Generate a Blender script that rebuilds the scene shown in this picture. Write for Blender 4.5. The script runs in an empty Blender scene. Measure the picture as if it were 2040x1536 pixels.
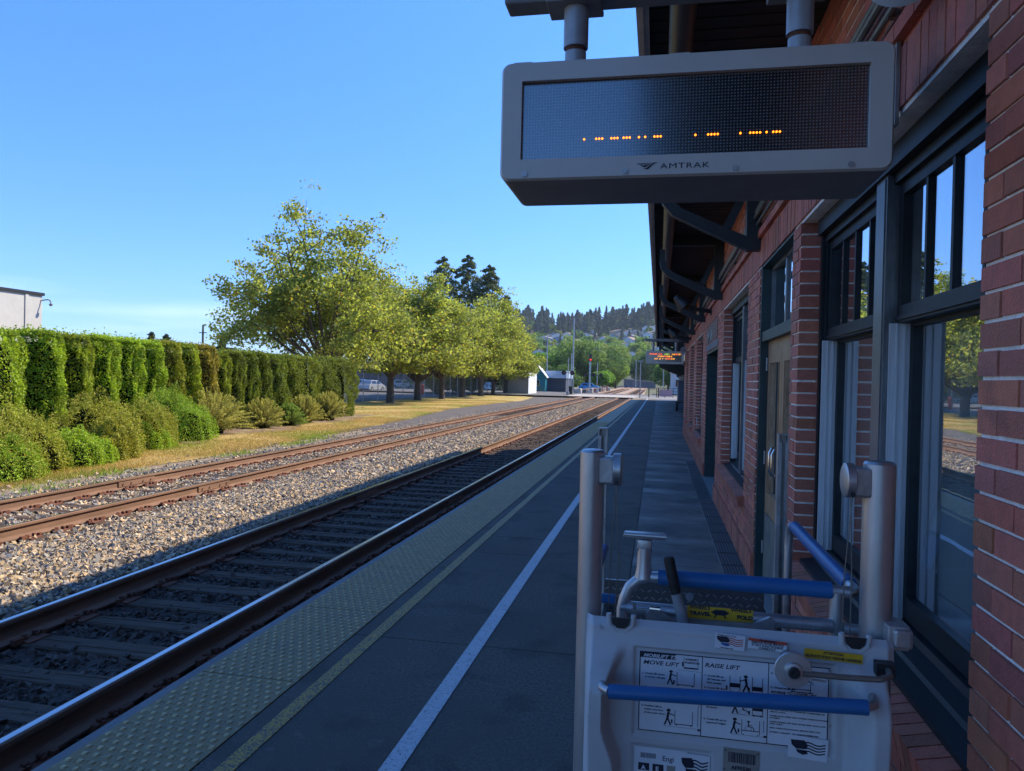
import bpy, bmesh, math, random
import numpy as np
from mathutils import Vector, Matrix
R = math.radians
random.seed(7); rng = np.random.default_rng(7)
sc = bpy.context.scene
col = sc.collection
# ---------------------------------------------------------------- camera
yaw, pitch, roll = R(11.2), R(-.5), R(1.35)
F = Vector((-math.sin(yaw)*math.cos(pitch), math.cos(yaw)*math.cos(pitch), math.sin(pitch)))
R0 = Vector((math.cos(yaw), math.sin(yaw), 0)); U0 = R0.cross(F)
RR = R0*math.cos(roll)+U0*math.sin(roll); UU = -R0*math.sin(roll)+U0*math.cos(roll)
cd = bpy.data.cameras.new('camera'); cam = bpy.data.objects.new('camera', cd); col.objects.link(cam)
cam.matrix_world = Matrix(((RR.x, UU.x, -F.x, 0), (RR.y, UU.y, -F.y, 0), (RR.z, UU.z, -F.z, 1.66), (0, 0, 0, 1)))
cd.sensor_width = 36; cd.lens = 36*1475/2040; cd.clip_start = .05; cd.clip_end = 6000
sc.camera = cam
# ---------------------------------------------------------------- world and sun
SUN = Vector((.78, .63, 1.027)).normalized()      # direction towards the sun
elev = math.asin(SUN.z)
w = bpy.data.worlds.new('World'); sc.world = w; w.use_nodes = True
nt = w.node_tree; bg = nt.nodes['Background']
sky = nt.nodes.new('ShaderNodeTexSky'); sky.sky_type = 'NISHITA'; sky.sun_disc = False
sky.sun_elevation = elev; sky.sun_rotation = math.atan2(SUN.x, SUN.y)
sky.air_density = 1.0; sky.dust_density = .15; sky.ozone_density = 3.2; sky.altitude = 0
hs = nt.nodes.new('ShaderNodeHueSaturation'); hs.inputs['Saturation'].default_value = 1.05
# thin high cloud low over the horizon
tc = nt.nodes.new('ShaderNodeTexCoord'); mp = nt.nodes.new('ShaderNodeMapping'); mp.inputs['Scale'].default_value = (1.2, 1.2, 14)
nz = nt.nodes.new('ShaderNodeTexNoise'); nz.inputs['Scale'].default_value = 2.2; nz.inputs['Detail'].default_value = 6
rp = nt.nodes.new('ShaderNodeValToRGB'); rp.color_ramp.elements[0].position = .5; rp.color_ramp.elements[1].position = .75
sx = nt.nodes.new('ShaderNodeSeparateXYZ'); r2 = nt.nodes.new('ShaderNodeValToRGB')
r2.color_ramp.elements[0].position = .03; r2.color_ramp.elements[0].color = (1, 1, 1, 1)
r2.color_ramp.elements[1].position = .13; r2.color_ramp.elements[1].color = (0, 0, 0, 1)
mm = nt.nodes.new('ShaderNodeMath'); mm.operation = 'MULTIPLY'
m3 = nt.nodes.new('ShaderNodeMath'); m3.operation = 'MULTIPLY'; m3.inputs[1].default_value = .55
mx = nt.nodes.new('ShaderNodeMix'); mx.data_type = 'RGBA'; mx.inputs[7].default_value = (4.2, 4.8, 5.6, 1)
L = nt.links.new
L(tc.outputs['Generated'], mp.inputs['Vector']); L(mp.outputs[0], nz.inputs['Vector']); L(nz.outputs['Fac'], rp.inputs[0])
L(tc.outputs['Generated'], sx.inputs[0]); L(sx.outputs['Z'], r2.inputs[0]); L(rp.outputs[0], mm.inputs[0]); L(r2.outputs[0], mm.inputs[1])
L(mm.outputs[0], m3.inputs[0]); L(m3.outputs[0], mx.inputs[0])
mr = nt.nodes.new('ShaderNodeMapRange'); mr.inputs['From Min'].default_value = .0; mr.inputs['From Max'].default_value = .48
tn = nt.nodes.new('ShaderNodeMix'); tn.data_type = 'RGBA'; tn.inputs[6].default_value = (.34, .45, .72, 1); tn.inputs[7].default_value = (.47, .67, .95, 1)
ml = nt.nodes.new('ShaderNodeMix'); ml.data_type = 'RGBA'; ml.blend_type = 'MULTIPLY'; ml.inputs[0].default_value = 1
L(sx.outputs['Z'], mr.inputs['Value']); L(mr.outputs[0], tn.inputs[0]); L(sky.outputs[0], ml.inputs[6]); L(tn.outputs[2], ml.inputs[7]); L(ml.outputs[2], hs.inputs['Color']); L(hs.outputs[0], mx.inputs[6]); L(mx.outputs[2], bg.inputs['Color'])
bg.inputs['Strength'].default_value = .15
sl = bpy.data.lights.new('sun', 'SUN'); sl.energy = 3.7; sl.angle = R(.5); sl.color = (1, .86, .66)
so = bpy.data.objects.new('sun', sl); col.objects.link(so); so.location = (30, 30, 60)
so.rotation_euler = SUN.to_track_quat('Z', 'Y').to_euler()
sc.view_settings.view_transform = 'Standard'; sc.view_settings.look = 'None'
sc.view_settings.exposure = 1.12; sc.view_settings.gamma = 1
sc.render.engine = 'CYCLES'
sc.cycles.max_bounces = 8; sc.cycles.transparent_max_bounces = 24
# ---------------------------------------------------------------- materials
MATS = {}
def nodes(m):
    return m.node_tree.nodes, m.node_tree.links.new
def mat(name, c=(.5, .5, .5), rough=.6, metal=0, var=0, vscale=5, bump=0, bscale=40, spec=.5, emit=None, es=1, attr=None, stretch=None, alpha=None, c2=None, coat=0):
    m = bpy.data.materials.new(name); m.use_nodes = True; N, K = nodes(m)
    b = N['Principled BSDF']; b.inputs['Base Color'].default_value = (*c, 1); b.inputs['Roughness'].default_value = rough
    b.inputs['Metallic'].default_value = metal; b.inputs['Specular IOR Level'].default_value = spec; b.inputs['Coat Weight'].default_value = coat
    t = N.new('ShaderNodeTexCoord'); vec = t.outputs['Object']
    if stretch:
        g = N.new('ShaderNodeMapping'); g.inputs['Scale'].default_value = stretch; K(vec, g.inputs['Vector']); vec = g.outputs[0]
    src = None
    if attr:
        a = N.new('ShaderNodeVertexColor'); a.layer_name = attr
        q = N.new('ShaderNodeMix'); q.data_type = 'RGBA'; q.blend_type = 'MULTIPLY'; q.inputs[0].default_value = 1
        q.inputs[6].default_value = (*c, 1); K(a.outputs[0], q.inputs[7]); src = q.outputs[2]
    if var or c2:
        n = N.new('ShaderNodeTexNoise'); n.inputs['Scale'].default_value = vscale; n.inputs['Detail'].default_value = 6; n.inputs['Roughness'].default_value = .65
        K(vec, n.inputs['Vector'])
        r = N.new('ShaderNodeValToRGB'); r.color_ramp.elements[0].position = .32; r.color_ramp.elements[1].position = .68
        lo = tuple(max(0, x*(1-var)) for x in c); hi = c2 if c2 else tuple(min(1, x*(1+var)) for x in c)
        if attr:
            r.color_ramp.elements[0].color = (1-var, 1-var, 1-var, 1); r.color_ramp.elements[1].color = (1+var, 1+var, 1+var, 1)
            q2 = N.new('ShaderNodeMix'); q2.data_type = 'RGBA'; q2.blend_type = 'MULTIPLY'; q2.inputs[0].default_value = 1
            K(src, q2.inputs[6]); K(r.outputs[0], q2.inputs[7]); src = q2.outputs[2]
        else:
            r.color_ramp.elements[0].color = (*lo, 1); r.color_ramp.elements[1].color = (*hi, 1); src = r.outputs[0]
        K(n.outputs['Fac'], r.inputs[0])
        rr = N.new('ShaderNodeMapRange'); rr.inputs['To Min'].default_value = max(0, rough-.1); rr.inputs['To Max'].default_value = min(1, rough+.1)
        K(n.outputs['Fac'], rr.inputs['Value']); K(rr.outputs[0], b.inputs['Roughness'])
    if src: K(src, b.inputs['Base Color'])
    if bump:
        n2 = N.new('ShaderNodeTexNoise'); n2.inputs['Scale'].default_value = bscale; n2.inputs['Detail'].default_value = 5
        K(vec, n2.inputs['Vector']); bp = N.new('ShaderNodeBump'); bp.inputs['Strength'].default_value = bump; bp.inputs['Distance'].default_value = .02
        K(n2.outputs['Fac'], bp.inputs['Height']); K(bp.outputs[0], b.inputs['Normal'])
    if emit:
        b.inputs['Emission Color'].default_value = (*emit, 1); b.inputs['Emission Strength'].default_value = es
    MATS[name] = m
    return m
def leafmat(name, c, trans=.45, tc=None):
    m = bpy.data.materials.new(name); m.use_nodes = True; N, K = nodes(m)
    b = N['Principled BSDF']; b.inputs['Roughness'].default_value = .55; b.inputs['Specular IOR Level'].default_value = .3
    a = N.new('ShaderNodeVertexColor'); a.layer_name = 'Col'
    q = N.new('ShaderNodeMix'); q.data_type = 'RGBA'; q.blend_type = 'MULTIPLY'; q.inputs[0].default_value = 1
    q.inputs[6].default_value = (*c, 1); K(a.outputs[0], q.inputs[7]); K(q.outputs[2], b.inputs['Base Color'])
    tr = N.new('ShaderNodeBsdfTranslucent'); q2 = N.new('ShaderNodeMix'); q2.data_type = 'RGBA'; q2.blend_type = 'MULTIPLY'; q2.inputs[0].default_value = 1
    tc = tc or tuple(x*1.5 for x in c)
    q2.inputs[6].default_value = (*tc, 1); K(a.outputs[0], q2.inputs[7]); K(q2.outputs[2], tr.inputs['Color'])
    mxs = N.new('ShaderNodeMixShader'); mxs.inputs[0].default_value = trans
    K(b.outputs[0], mxs.inputs[1]); K(tr.outputs[0], mxs.inputs[2]); K(mxs.outputs[0], N['Material Output'].inputs['Surface'])
    return m
def glassmat(name, tint=(.85, .9, .9), boost=1.5, rough=0.0, base=.09):
    m = bpy.data.materials.new(name); m.use_nodes = True; N, K = nodes(m); N.remove(N['Principled BSDF'])
    tr = N.new('ShaderNodeBsdfTransparent'); tr.inputs[0].default_value = (*tint, 1)
    gl = N.new('ShaderNodeBsdfGlossy'); gl.inputs['Roughness'].default_value = rough; gl.inputs['Color'].default_value = (.95, .97, 1, 1)
    fr = N.new('ShaderNodeLayerWeight'); fr.inputs['Blend'].default_value = .5
    pw = N.new('ShaderNodeMath'); pw.operation = 'POWER'; pw.inputs[1].default_value = 3.2; K(fr.outputs['Facing'], pw.inputs[0])
    mu = N.new('ShaderNodeMath'); mu.operation = 'MULTIPLY_ADD'; mu.inputs[1].default_value = boost; mu.inputs[2].default_value = base; mu.use_clamp = True
    K(pw.outputs[0], mu.inputs[0])
    t = N.new('ShaderNodeTexCoord'); n = N.new('ShaderNodeTexNoise'); n.inputs['Scale'].default_value = 2.5; K(t.outputs['Object'], n.inputs['Vector'])
    bp = N.new('ShaderNodeBump'); bp.inputs['Strength'].default_value = .06; bp.inputs['Distance'].default_value = .01; K(n.outputs['Fac'], bp.inputs['Height']); K(bp.outputs[0], gl.inputs['Normal'])
    mxs = N.new('ShaderNodeMixShader'); K(mu.outputs[0], mxs.inputs[0]); K(tr.outputs[0], mxs.inputs[1]); K(gl.outputs[0], mxs.inputs[2])
    K(mxs.outputs[0], N['Material Output'].inputs['Surface'])
    return m
brick = mat('brick', (.46, .142, .098), .62, attr='Col', var=.16, vscale=22, bump=.35, bscale=120)
mortar = mat('mortar', (.84, .80, .73), .9, var=.2, vscale=12, bump=.5, bscale=90)
greenpaint = mat('dark_green_paint', (.014, .019, .022), .5, var=.35, vscale=14, bump=.05, spec=.3)
greenpaint2 = mat('bottle_green_paint', (.018, .040, .042), .45, var=.25, vscale=6)
greywood = mat('grey_painted_wood', (.52, .53, .53), .5, var=.12, vscale=9, stretch=(9, 9, .6))
mull = mat('weathered_grey_green_paint', (.12, .13, .135), .35, var=.35, vscale=16, stretch=(2, 2, .5))
oak = mat('varnished_oak', (.40, .18, .075), .45, var=.45, vscale=7, stretch=(10, 10, .9), c2=(.50, .31, .17))
soffitm = mat('soffit_board', (.030, .022, .020), .7, var=.35, vscale=3)
bronze = mat('bronze_gutter', (.085, .075, .06), .38, .4, var=.2, vscale=5)
bracketm = mat('bracket_paint', (.016, .024, .030), .5, var=.25)
fascia = mat('fascia_paint', (.55, .53, .50), .6, var=.2)
concrete = mat('concrete', (.20, .20, .195), .85, var=.18, vscale=1.5, bump=.3, bscale=60)
conduitm = mat('conduit_metal', (.20, .19, .16), .45, .5, var=.3, vscale=6)
alu = mat('aluminium', (.50, .50, .50), .42, .88, var=.16, vscale=5, bump=.08, bscale=30, stretch=(1, 1, .3))
aluR = mat('worn_aluminium', (.38, .37, .36), .48, .75, var=.3, vscale=11, bump=.12, bscale=45)
polyg = mat('grey_moulded_plastic', (.46, .465, .46), .52, var=.07, vscale=3, bump=.06, bscale=160, spec=.4)
bluef = mat('blue_foam', (.018, .115, .30), .42, var=.10, vscale=9, bump=.05, bscale=80)
blackr = mat('black_rubber', (.012, .012, .013), .6, var=.3, vscale=20, bump=.2)
signgrey = mat('sign_grey_paint', (.50, .475, .43), .42, var=.05, vscale=4, spec=.5)
signdark = mat('dark_grey_metal', (.19, .195, .195), .5, var=.2, vscale=6)
pipegrey = mat('painted_pipe', (.36, .37, .38), .38, .1, var=.15, vscale=8)
white = mat('white_label', (.62, .64, .66), .4, var=.05, vscale=18)
ink = mat('black_ink', (.012, .014, .03), .5)
yellowl = mat('yellow_label', (.62, .36, .015), .45, var=.08, vscale=20)
redl = mat('red_print', (.45, .06, .03), .5)
bluep = mat('blue_print', (.05, .12, .35), .5)
steelp = mat('stamped_steel_plate', (.34, .33, .29), .45, .5, var=.12, vscale=20)
railtop = mat('polished_rail_head', (.46, .47, .50), .16, 1.0, var=.12, vscale=2, stretch=(14, .25, 1))
rust = mat('rusty_rail', (.20, .115, .075), .85, var=.28, vscale=3.5, bump=.25, bscale=70, stretch=(1, .35, 2.5))
rust2 = mat('rusty_tie_plate', (.14, .055, .032), .9, var=.35, vscale=9, bump=.4)
tiew = mat('creosoted_timber', (.075, .040, .020), .85, var=.5, vscale=6, bump=.6, bscale=30, stretch=(.6, 6, 6), c2=(.13, .085, .055))
stonem = mat('crushed_stone', (1, 1, 1), .85, attr='Col', var=.2, vscale=40)
tact = mat('tactile_paving', (.33, .215, .065), .62, var=.22, vscale=5, bump=.15, bscale=120, c2=(.23, .165, .070))
tactw = mat('worn_tactile_relief', (.44, .33, .16), .6, var=.3, vscale=9)
trunkm = mat('bark', (.085, .072, .060), .9, var=.4, vscale=9, bump=.8, bscale=30, stretch=(1, 1, .3))
chrome = mat('chrome', (.6, .6, .6), .2, 1)
carglass = mat('car_glass', (.01, .014, .02), .08, spec=.8)
tyre = mat('tyre', (.015, .015, .016), .8)
galv = mat('galvanised_metal', (.36, .37, .38), .45, .6, var=.12)
lampred = mat('red_signal_lens', (.3, .01, .01), .3, emit=(1, .05, .02), es=1.2)
lensm = mat('signal_lens', (.07, .02, .02), .25)
blackm = mat('black_metal', (.015, .016, .018), .5)
glass = glassmat('window_glass')
inter = mat('interior_plaster', (.30, .28, .24), .9, var=.2)
curtainm = mat('curtain_cloth', (.60, .60, .57), .9, var=.15, vscale=3, stretch=(1, 12, .2))
# ---------------------------------------------------------------- mesh helpers
ORG = {}
class MB:
    def __init__(s): s.v = []; s.f = []; s.m = []; s.c = []; s.hascol = False; s.cur = None
    def add(s, vs, fs, mi=0, c=None):
        o = len(s.v); s.v += [tuple(v) for v in vs]
        for f in fs: s.f.append(tuple(i+o for i in f)); s.m.append(mi); s.c.append(c or (1, 1, 1)); 
        if c: s.hascol = True
        return s
    def box(s, x0, x1, y0, y1, z0, z1, mi=0, c=None, M=None):
        vs = [Vector(p) for p in ((x0, y0, z0), (x1, y0, z0), (x1, y1, z0), (x0, y1, z0), (x0, y0, z1), (x1, y0, z1), (x1, y1, z1), (x0, y1, z1))]
        if M: vs = [M @ v for v in vs]
        return s.add(vs, [(0, 3, 2, 1), (4, 5, 6, 7), (0, 1, 5, 4), (1, 2, 6, 5), (2, 3, 7, 6), (3, 0, 4, 7)], mi, c)
    def rbox(s, x0, x1, y0, y1, z0, z1, b=.01, mi=0, M=None, seg=2):
        bm = bmesh.new(); bmesh.ops.create_cube(bm, size=1)
        for v in bm.verts: v.co = Vector(((x0+x1)/2+v.co.x*(x1-x0), (y0+y1)/2+v.co.y*(y1-y0), (z0+z1)/2+v.co.z*(z1-z0)))
        bmesh.ops.bevel(bm, geom=bm.edges[:], offset=b, segments=seg, profile=.5, affect='EDGES')
        bm.verts.index_update(); vs = [v.co.copy() for v in bm.verts]; fs = [[v.index for v in f.verts] for f in bm.faces]; bm.free()
        if M: vs = [M @ v for v in vs]
        return s.add(vs, fs, mi)
    def cyl(s, p0, p1, r0, r1=None, n=16, mi=0, cap=True, c=None):
        r1 = r0 if r1 is None else r1; p0 = Vector(p0); p1 = Vector(p1); d = (p1-p0).normalized()
        a = d.orthogonal().normalized(); b = d.cross(a); vs = []
        for p, r in ((p0, r0), (p1, r1)):
            for i in range(n):
                t = 2*math.pi*i/n; vs.append(p+(a*math.cos(t)+b*math.sin(t))*r)
        fs = [(i, (i+1) % n, n+(i+1) % n, n+i) for i in range(n)]
        if cap: fs += [tuple(reversed(range(n))), tuple(range(n, 2*n))]
        return s.add(vs, fs, mi, c)
    def tube(s, pts, r, n=10, mi=0, cap=True, c=None):
        pts = [Vector(p) for p in pts]; k = len(pts); rs = r if isinstance(r, (list, tuple)) else [r]*k
        vs = []; a = None
        for i, p in enumerate(pts):
            d = (pts[min(i+1, k-1)]-pts[max(i-1, 0)]).normalized()
            a = d.orthogonal().normalized() if a is None else (a-d*a.dot(d)).normalized()
            b = d.cross(a)
            for j in range(n):
                t = 2*math.pi*j/n; vs.append(p+(a*math.cos(t)+b*math.sin(t))*rs[i])
        fs = [(i*n+j, i*n+(j+1) % n, (i+1)*n+(j+1) % n, (i+1)*n+j) for i in range(k-1) for j in range(n)]
        if cap: fs += [tuple(reversed(range(n))), tuple(range((k-1)*n, k*n))]
        return s.add(vs, fs, mi, c)
    def lathe(s, prof, n=16, mi=0, M=None):      # profile (r, z)
        vs = []
        for r, z in prof:
            for j in range(n):
                t = 2*math.pi*j/n; vs.append(Vector((r*math.cos(t), r*math.sin(t), z)))
        if M: vs = [M @ v for v in vs]
        k = len(prof)
        fs = [(i*n+j, i*n+(j+1) % n, (i+1)*n+(j+1) % n, (i+1)*n+j) for i in range(k-1) for j in range(n)]
        if prof[0][0] > 1e-4: fs.append(tuple(reversed(range(n))))
        if prof[-1][0] > 1e-4: fs.append(tuple(range((k-1)*n, k*n)))
        return s.add(vs, fs, mi)
    def prism(s, poly, ax, a0, a1, mi=0, c=None):   # poly in the other two axes, extruded along ax
        n = len(poly)
        def mk(p, a): return {0: (a, p[0], p[1]), 1: (p[0], a, p[1]), 2: (p[0], p[1], a)}[ax]
        vs = [mk(p, a0) for p in poly]+[mk(p, a1) for p in poly]
        fs = [(i, (i+1) % n, n+(i+1) % n, n+i) for i in range(n)]+[tuple(reversed(range(n))), tuple(range(n, 2*n))]
        return s.add(vs, fs, mi, c)
    def build(s, name, mats, parent=None, smooth=False, angle=35, recalc=True):
        me = bpy.data.meshes.new(name)
        o0 = ORG.get(parent.name, Vector((0, 0, 0))) if parent else Vector((0, 0, 0))
        me.from_pydata([tuple(Vector(v)-o0) for v in s.v], [], s.f)
        mats = mats if isinstance(mats, (list, tuple)) else [mats]
        for m in mats: me.materials.append(m)
        me.polygons.foreach_set('material_index', s.m)
        if s.hascol:
            ca = me.color_attributes.new('Col', 'FLOAT_COLOR', 'CORNER')
            arr = []
            for f, c in zip(s.f, s.c): arr += [c[0], c[1], c[2], 1]*len(f)
            ca.data.foreach_set('color', arr)
        if recalc:
            bm = bmesh.new(); bm.from_mesh(me); bmesh.ops.recalc_face_normals(bm, faces=bm.faces[:])
            if smooth:
                for f in bm.faces: f.smooth = True
                for e in bm.edges:
                    if len(e.link_faces) == 2 and e.calc_face_angle(0) > R(angle): e.smooth = False
            bm.to_mesh(me); bm.free()
        o = bpy.data.objects.new(name, me); col.objects.link(o)
        if parent: o.parent = parent; ORG[o.name] = o0
        return o
def empty(name, loc, rz=0):
    o = bpy.data.objects.new(name, None); col.objects.link(o); o.location = loc; o.rotation_euler = (0, 0, rz)
    o.empty_display_size = .2; ORG[o.name] = Vector(loc); return o
def tag(o, label=None, cat=None, group=None, kind=None):
    if label: o['label'] = label
    if cat: o['category'] = cat
    if group: o['group'] = group
    if kind: o['kind'] = kind
    return o
def struct(o): o['kind'] = 'structure'; return o
def kids(o): return [c for c in col.objects if c.parent == o]
def copy_tree(o, loc=None, rz=None, parent=None, scale=None):
    c = o.copy(); col.objects.link(c)
    if parent: c.parent = parent
    if loc is not None: c.location = loc
    if rz is not None: c.rotation_euler = (0, 0, rz)
    if scale is not None: c.scale = (scale, scale, scale) if not isinstance(scale, tuple) else scale
    for ch in o.children: copy_tree(ch, parent=c)
    return c
def npmesh(name, V, Fc, m, colr=None, parent=None, smooth=False):
    """V (n,3), Fc (k,3|4) arrays; colr per face (k,3)"""
    me = bpy.data.meshes.new(name); k, q = Fc.shape
    me.vertices.add(len(V)); me.vertices.foreach_set('co', V.astype(np.float32).ravel())
    me.loops.add(k*q); me.loops.foreach_set('vertex_index', Fc.astype(np.int32).ravel())
    me.polygons.add(k); me.polygons.foreach_set('loop_start', np.arange(0, k*q, q, dtype=np.int32))
    me.update(calc_edges=True)
    if colr is not None:
        ca = me.color_attributes.new('Col', 'FLOAT_COLOR', 'CORNER')
        a = np.ones((k, q, 4), np.float32); a[:, :, :3] = colr[:, None, :]; ca.data.foreach_set('color', a.ravel())
    if not smooth: me.shade_flat()
    me.materials.append(m)
    o = bpy.data.objects.new(name, me); col.objects.link(o)
    if parent: o.parent = parent
    return o
def rframes(n, g, up=None, upw=0):
    a = g.normal(size=(n, 3))
    if up is not None: a = a*(1-upw)+np.asarray(up)*upw
    a /= np.linalg.norm(a, axis=1)[:, None]+1e-9; b = g.normal(size=(n, 3)); b -= a*(a*b).sum(1)[:, None]; b /= np.linalg.norm(b, axis=1)[:, None]+1e-9
    return a, b, np.cross(a, b)         # normal, u, v
def leafquads(P, size, g, asp=.7, up=None, upw=0, bend=.25):
    n = len(P); nn, u, v = rframes(n, g, up, upw); s = (size*g.uniform(.6, 1.35, n))[:, None]
    V = np.stack([P-u*s*.5, P+v*s*.5*asp+nn*s*bend*.3, P+u*s*.5, P-v*s*.5*asp+nn*s*bend*.3], 1).reshape(-1, 3)
    return V, np.arange(n*4).reshape(n, 4)
def leafcol(n, g, base=(1, 1, 1), amp=.35, alt=None, altp=0):
    k = g.uniform(1-amp, 1+amp, n)[:, None]*np.asarray(base)[None]
    if alt is not None:
        s = g.uniform(size=n) < altp; k[s] = np.asarray(alt)*g.uniform(.8, 1.2, s.sum())[:, None]
    return k.astype(np.float32)
def text(s, size, weight=0.0, shear=0, align='LEFT', spacing=1.0):
    cu = bpy.data.curves.new('t', 'FONT'); cu.body = s; cu.size = size; cu.offset = weight; cu.shear = shear; cu.align_x = align; cu.space_character = spacing
    cu.resolution_u = 3; ob = bpy.data.objects.new('t', cu); me = bpy.data.meshes.new_from_object(ob)
    vs = [v.co.copy() for v in me.vertices]; fs = [tuple(p.vertices) for p in me.polygons]
    bpy.data.objects.remove(ob); bpy.data.meshes.remove(me); bpy.data.curves.remove(cu)
    return vs, fs
def put_text(mb, s, x, z, y, size, mi=0, M=None, sx=1, **k):     # on a plane facing -Y
    vs, fs = text(s, size, **k)
    vs = [Vector((x+v.x*sx, y, z+v.y)) for v in vs]
    if M: vs = [M @ v for v in vs]
    mb.add(vs, fs, mi)
#==STRUCT==
# ---------------------------------------------------------------- ground
def gmat(name, c, c2, vs, bump, bs, c3=None, vs3=.5, p3=(.45, .6), rough=.9, dark=None):
    m = mat(name, c, rough, var=.25, vscale=vs, bump=bump, bscale=bs, c2=c2); N, K = nodes(m); b = N['Principled BSDF']
    if c3:
        src = b.inputs['Base Color'].links[0].from_socket; t = N.new('ShaderNodeTexCoord')
        n = N.new('ShaderNodeTexNoise'); n.inputs['Scale'].default_value = vs3; n.inputs['Detail'].default_value = 5; K(t.outputs['Object'], n.inputs['Vector'])
        r = N.new('ShaderNodeValToRGB'); r.color_ramp.elements[0].position = p3[0]; r.color_ramp.elements[1].position = p3[1]; K(n.outputs['Fac'], r.inputs[0])
        q = N.new('ShaderNodeMix'); q.data_type = 'RGBA'; K(r.outputs[0], q.inputs[0]); K(src, q.inputs[6]); q.inputs[7].default_value = (*c3, 1); K(q.outputs[2], b.inputs['Base Color'])
    return m
dirtm = gmat('bare_dirt', (.20, .145, .105), (.30, .235, .18), 9, .6, 60, (.24, .20, .10), 1.3)
bedm = gmat('ballast_fines', (.10, .085, .07), (.20, .17, .14), 45, 1.0, 70)
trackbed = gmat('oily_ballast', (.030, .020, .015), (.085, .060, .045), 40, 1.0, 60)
lawnm = gmat('dry_lawn', (.38, .27, .075), (.48, .35, .13), 5, .5, 90, (.22, .22, .035), .55, (.52, .66))
pathm = gmat('old_asphalt', (.085, .075, .07), (.12, .105, .095), 30, .5, 90)
roadm = gmat('road_asphalt', (.10, .098, .096), (.15, .145, .14), 8, .3, 60)
farm = gmat('far_ground', (.06, .08, .03), (.14, .13, .06), .05, .0, 5)
def sheet(name, poly, z, m, thick=0):
    mb = MB()
    if thick: mb.prism(poly, 2, z-thick, z)
    else: mb.add([(x, y, z) for x, y in poly], [tuple(range(len(poly)))])
    return struct(mb.build(name, m))
sheet('ground', [(-850, -280), (650, -280), (650, 1480), (-850, 1480)], -.55, farm)
sheet('dirt_verge', [(-60, -20), (-9.7, -20), (-9.7, 95), (-60, 95)], -.44, dirtm)
# lawn strip: a gently humped sheet with a wandering edge
xs = np.linspace(0, 1, 24); ys = np.linspace(3, 87, 90); V = []
for y in ys:
    e = np.interp(y, [3, 12, 18, 24, 35, 48, 60, 71, 87], [-11.1, -11.0, -10.9, -11.2, -12.0, -13.6, -13.4, -12.9, -14.6])+.18*math.sin(y*1.3)+.12*math.sin(y*3.1)
    for x in xs: V.append((e-x*(22.2+e), y, -.445+.10*min(1, x*6)+.02*math.sin(y*.9+x*9)))
n = len(xs); Fc = np.array([(j*n+i, (j+1)*n+i, (j+1)*n+i+1, j*n+i+1) for j in range(len(ys)-1) for i in range(n-1)])
struct(npmesh('lawn', np.array(V), Fc, lawnm, smooth=True))
sheet('path', [(-11.5, 24.8), (-10.3, 30), (-9.95, 35), (-9.9, 56), (-9.9, 88), (-14.6, 88), (-12.9, 71), (-13.45, 60), (-13.65, 48), (-12.4, 36)], -.425, pathm)
sheet('parking_lot', [(-22.3, 40), (-22.3, 96), (-120, 150), (-120, 40)], -.40, roadm)
sheet('road', [(-120, 89), (12, 88), (12, 108), (-120, 150)], -.23, roadm)
sheet('crossing_panel', [(-11, 88.6), (-2.6, 88.6), (-2.6, 103), (-11, 103)], -.215, mat('pale_crossing_panel', (.36, .33, .29), .8, var=.2))
sheet('ballast_bed', [(-10.4, -6), (-2.45, -6), (-2.45, 88.6), (-10.4, 88.6)], -.418, bedm)
sheet('far_ballast_bed', [(-12, 103), (-2.0, 103), (-6, 420), (-14, 420)], -.40, mat('distant_ballast', (.30, .22, .16), .9, var=.3, vscale=3))
xs = np.linspace(0, 1, 8); ys = np.linspace(18.5, 35.2, 60); V = []
for y in ys:
    e = -12.75+.25*math.sin(y*1.1)+.15*math.sin(y*2.9)-.045*(y-18)
    for x in xs: V.append((e-x*(16.2+e), y, -.352+.035*math.sin(math.pi*min(1, x*3)/2)))
n = len(xs); struct(npmesh('mulch_bed', np.array(V), np.array([(j*n+i, (j+1)*n+i, (j+1)*n+i+1, j*n+i+1) for j in range(len(ys)-1) for i in range(n-1)]), gmat('brown_mulch', (.15, .095, .065), (.30, .20, .13), 14, .8, 50, (.34, .28, .12), 1.5, (.55, .7)), smooth=True))
# platform
platm = gmat('platform_asphalt', (.085, .078, .064), (.235, .220, .185), 55, 1.0, 170, (.12, .112, .094), .8)
slabm = gmat('platform_concrete', (.135, .127, .108), (.19, .18, .155), 3, .3, 120, (.055, .06, .066), 1.1, (.5, .72), rough=.68)
def grime(m, scale, lo, fac, col_, thr=.6):
    N, K = nodes(m); b = N['Principled BSDF']; src = b.inputs['Base Color'].links[0].from_socket; t = N.new('ShaderNodeTexCoord')
    n = N.new('ShaderNodeTexNoise'); n.inputs['Scale'].default_value = scale; n.inputs['Detail'].default_value = 3; K(t.outputs['Object'], n.inputs['Vector'])
    r_ = N.new('ShaderNodeMapRange'); r_.inputs['From Min'].default_value = thr; r_.inputs['From Max'].default_value = thr+lo; r_.inputs['To Max'].default_value = fac; K(n.outputs['Fac'], r_.inputs['Value'])
    q = N.new('ShaderNodeMix'); q.data_type = 'RGBA'; K(r_.outputs[0], q.inputs[0]); K(src, q.inputs[6]); q.inputs[7].default_value = (*col_, 1); K(q.outputs[2], b.inputs['Base Color'])
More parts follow.
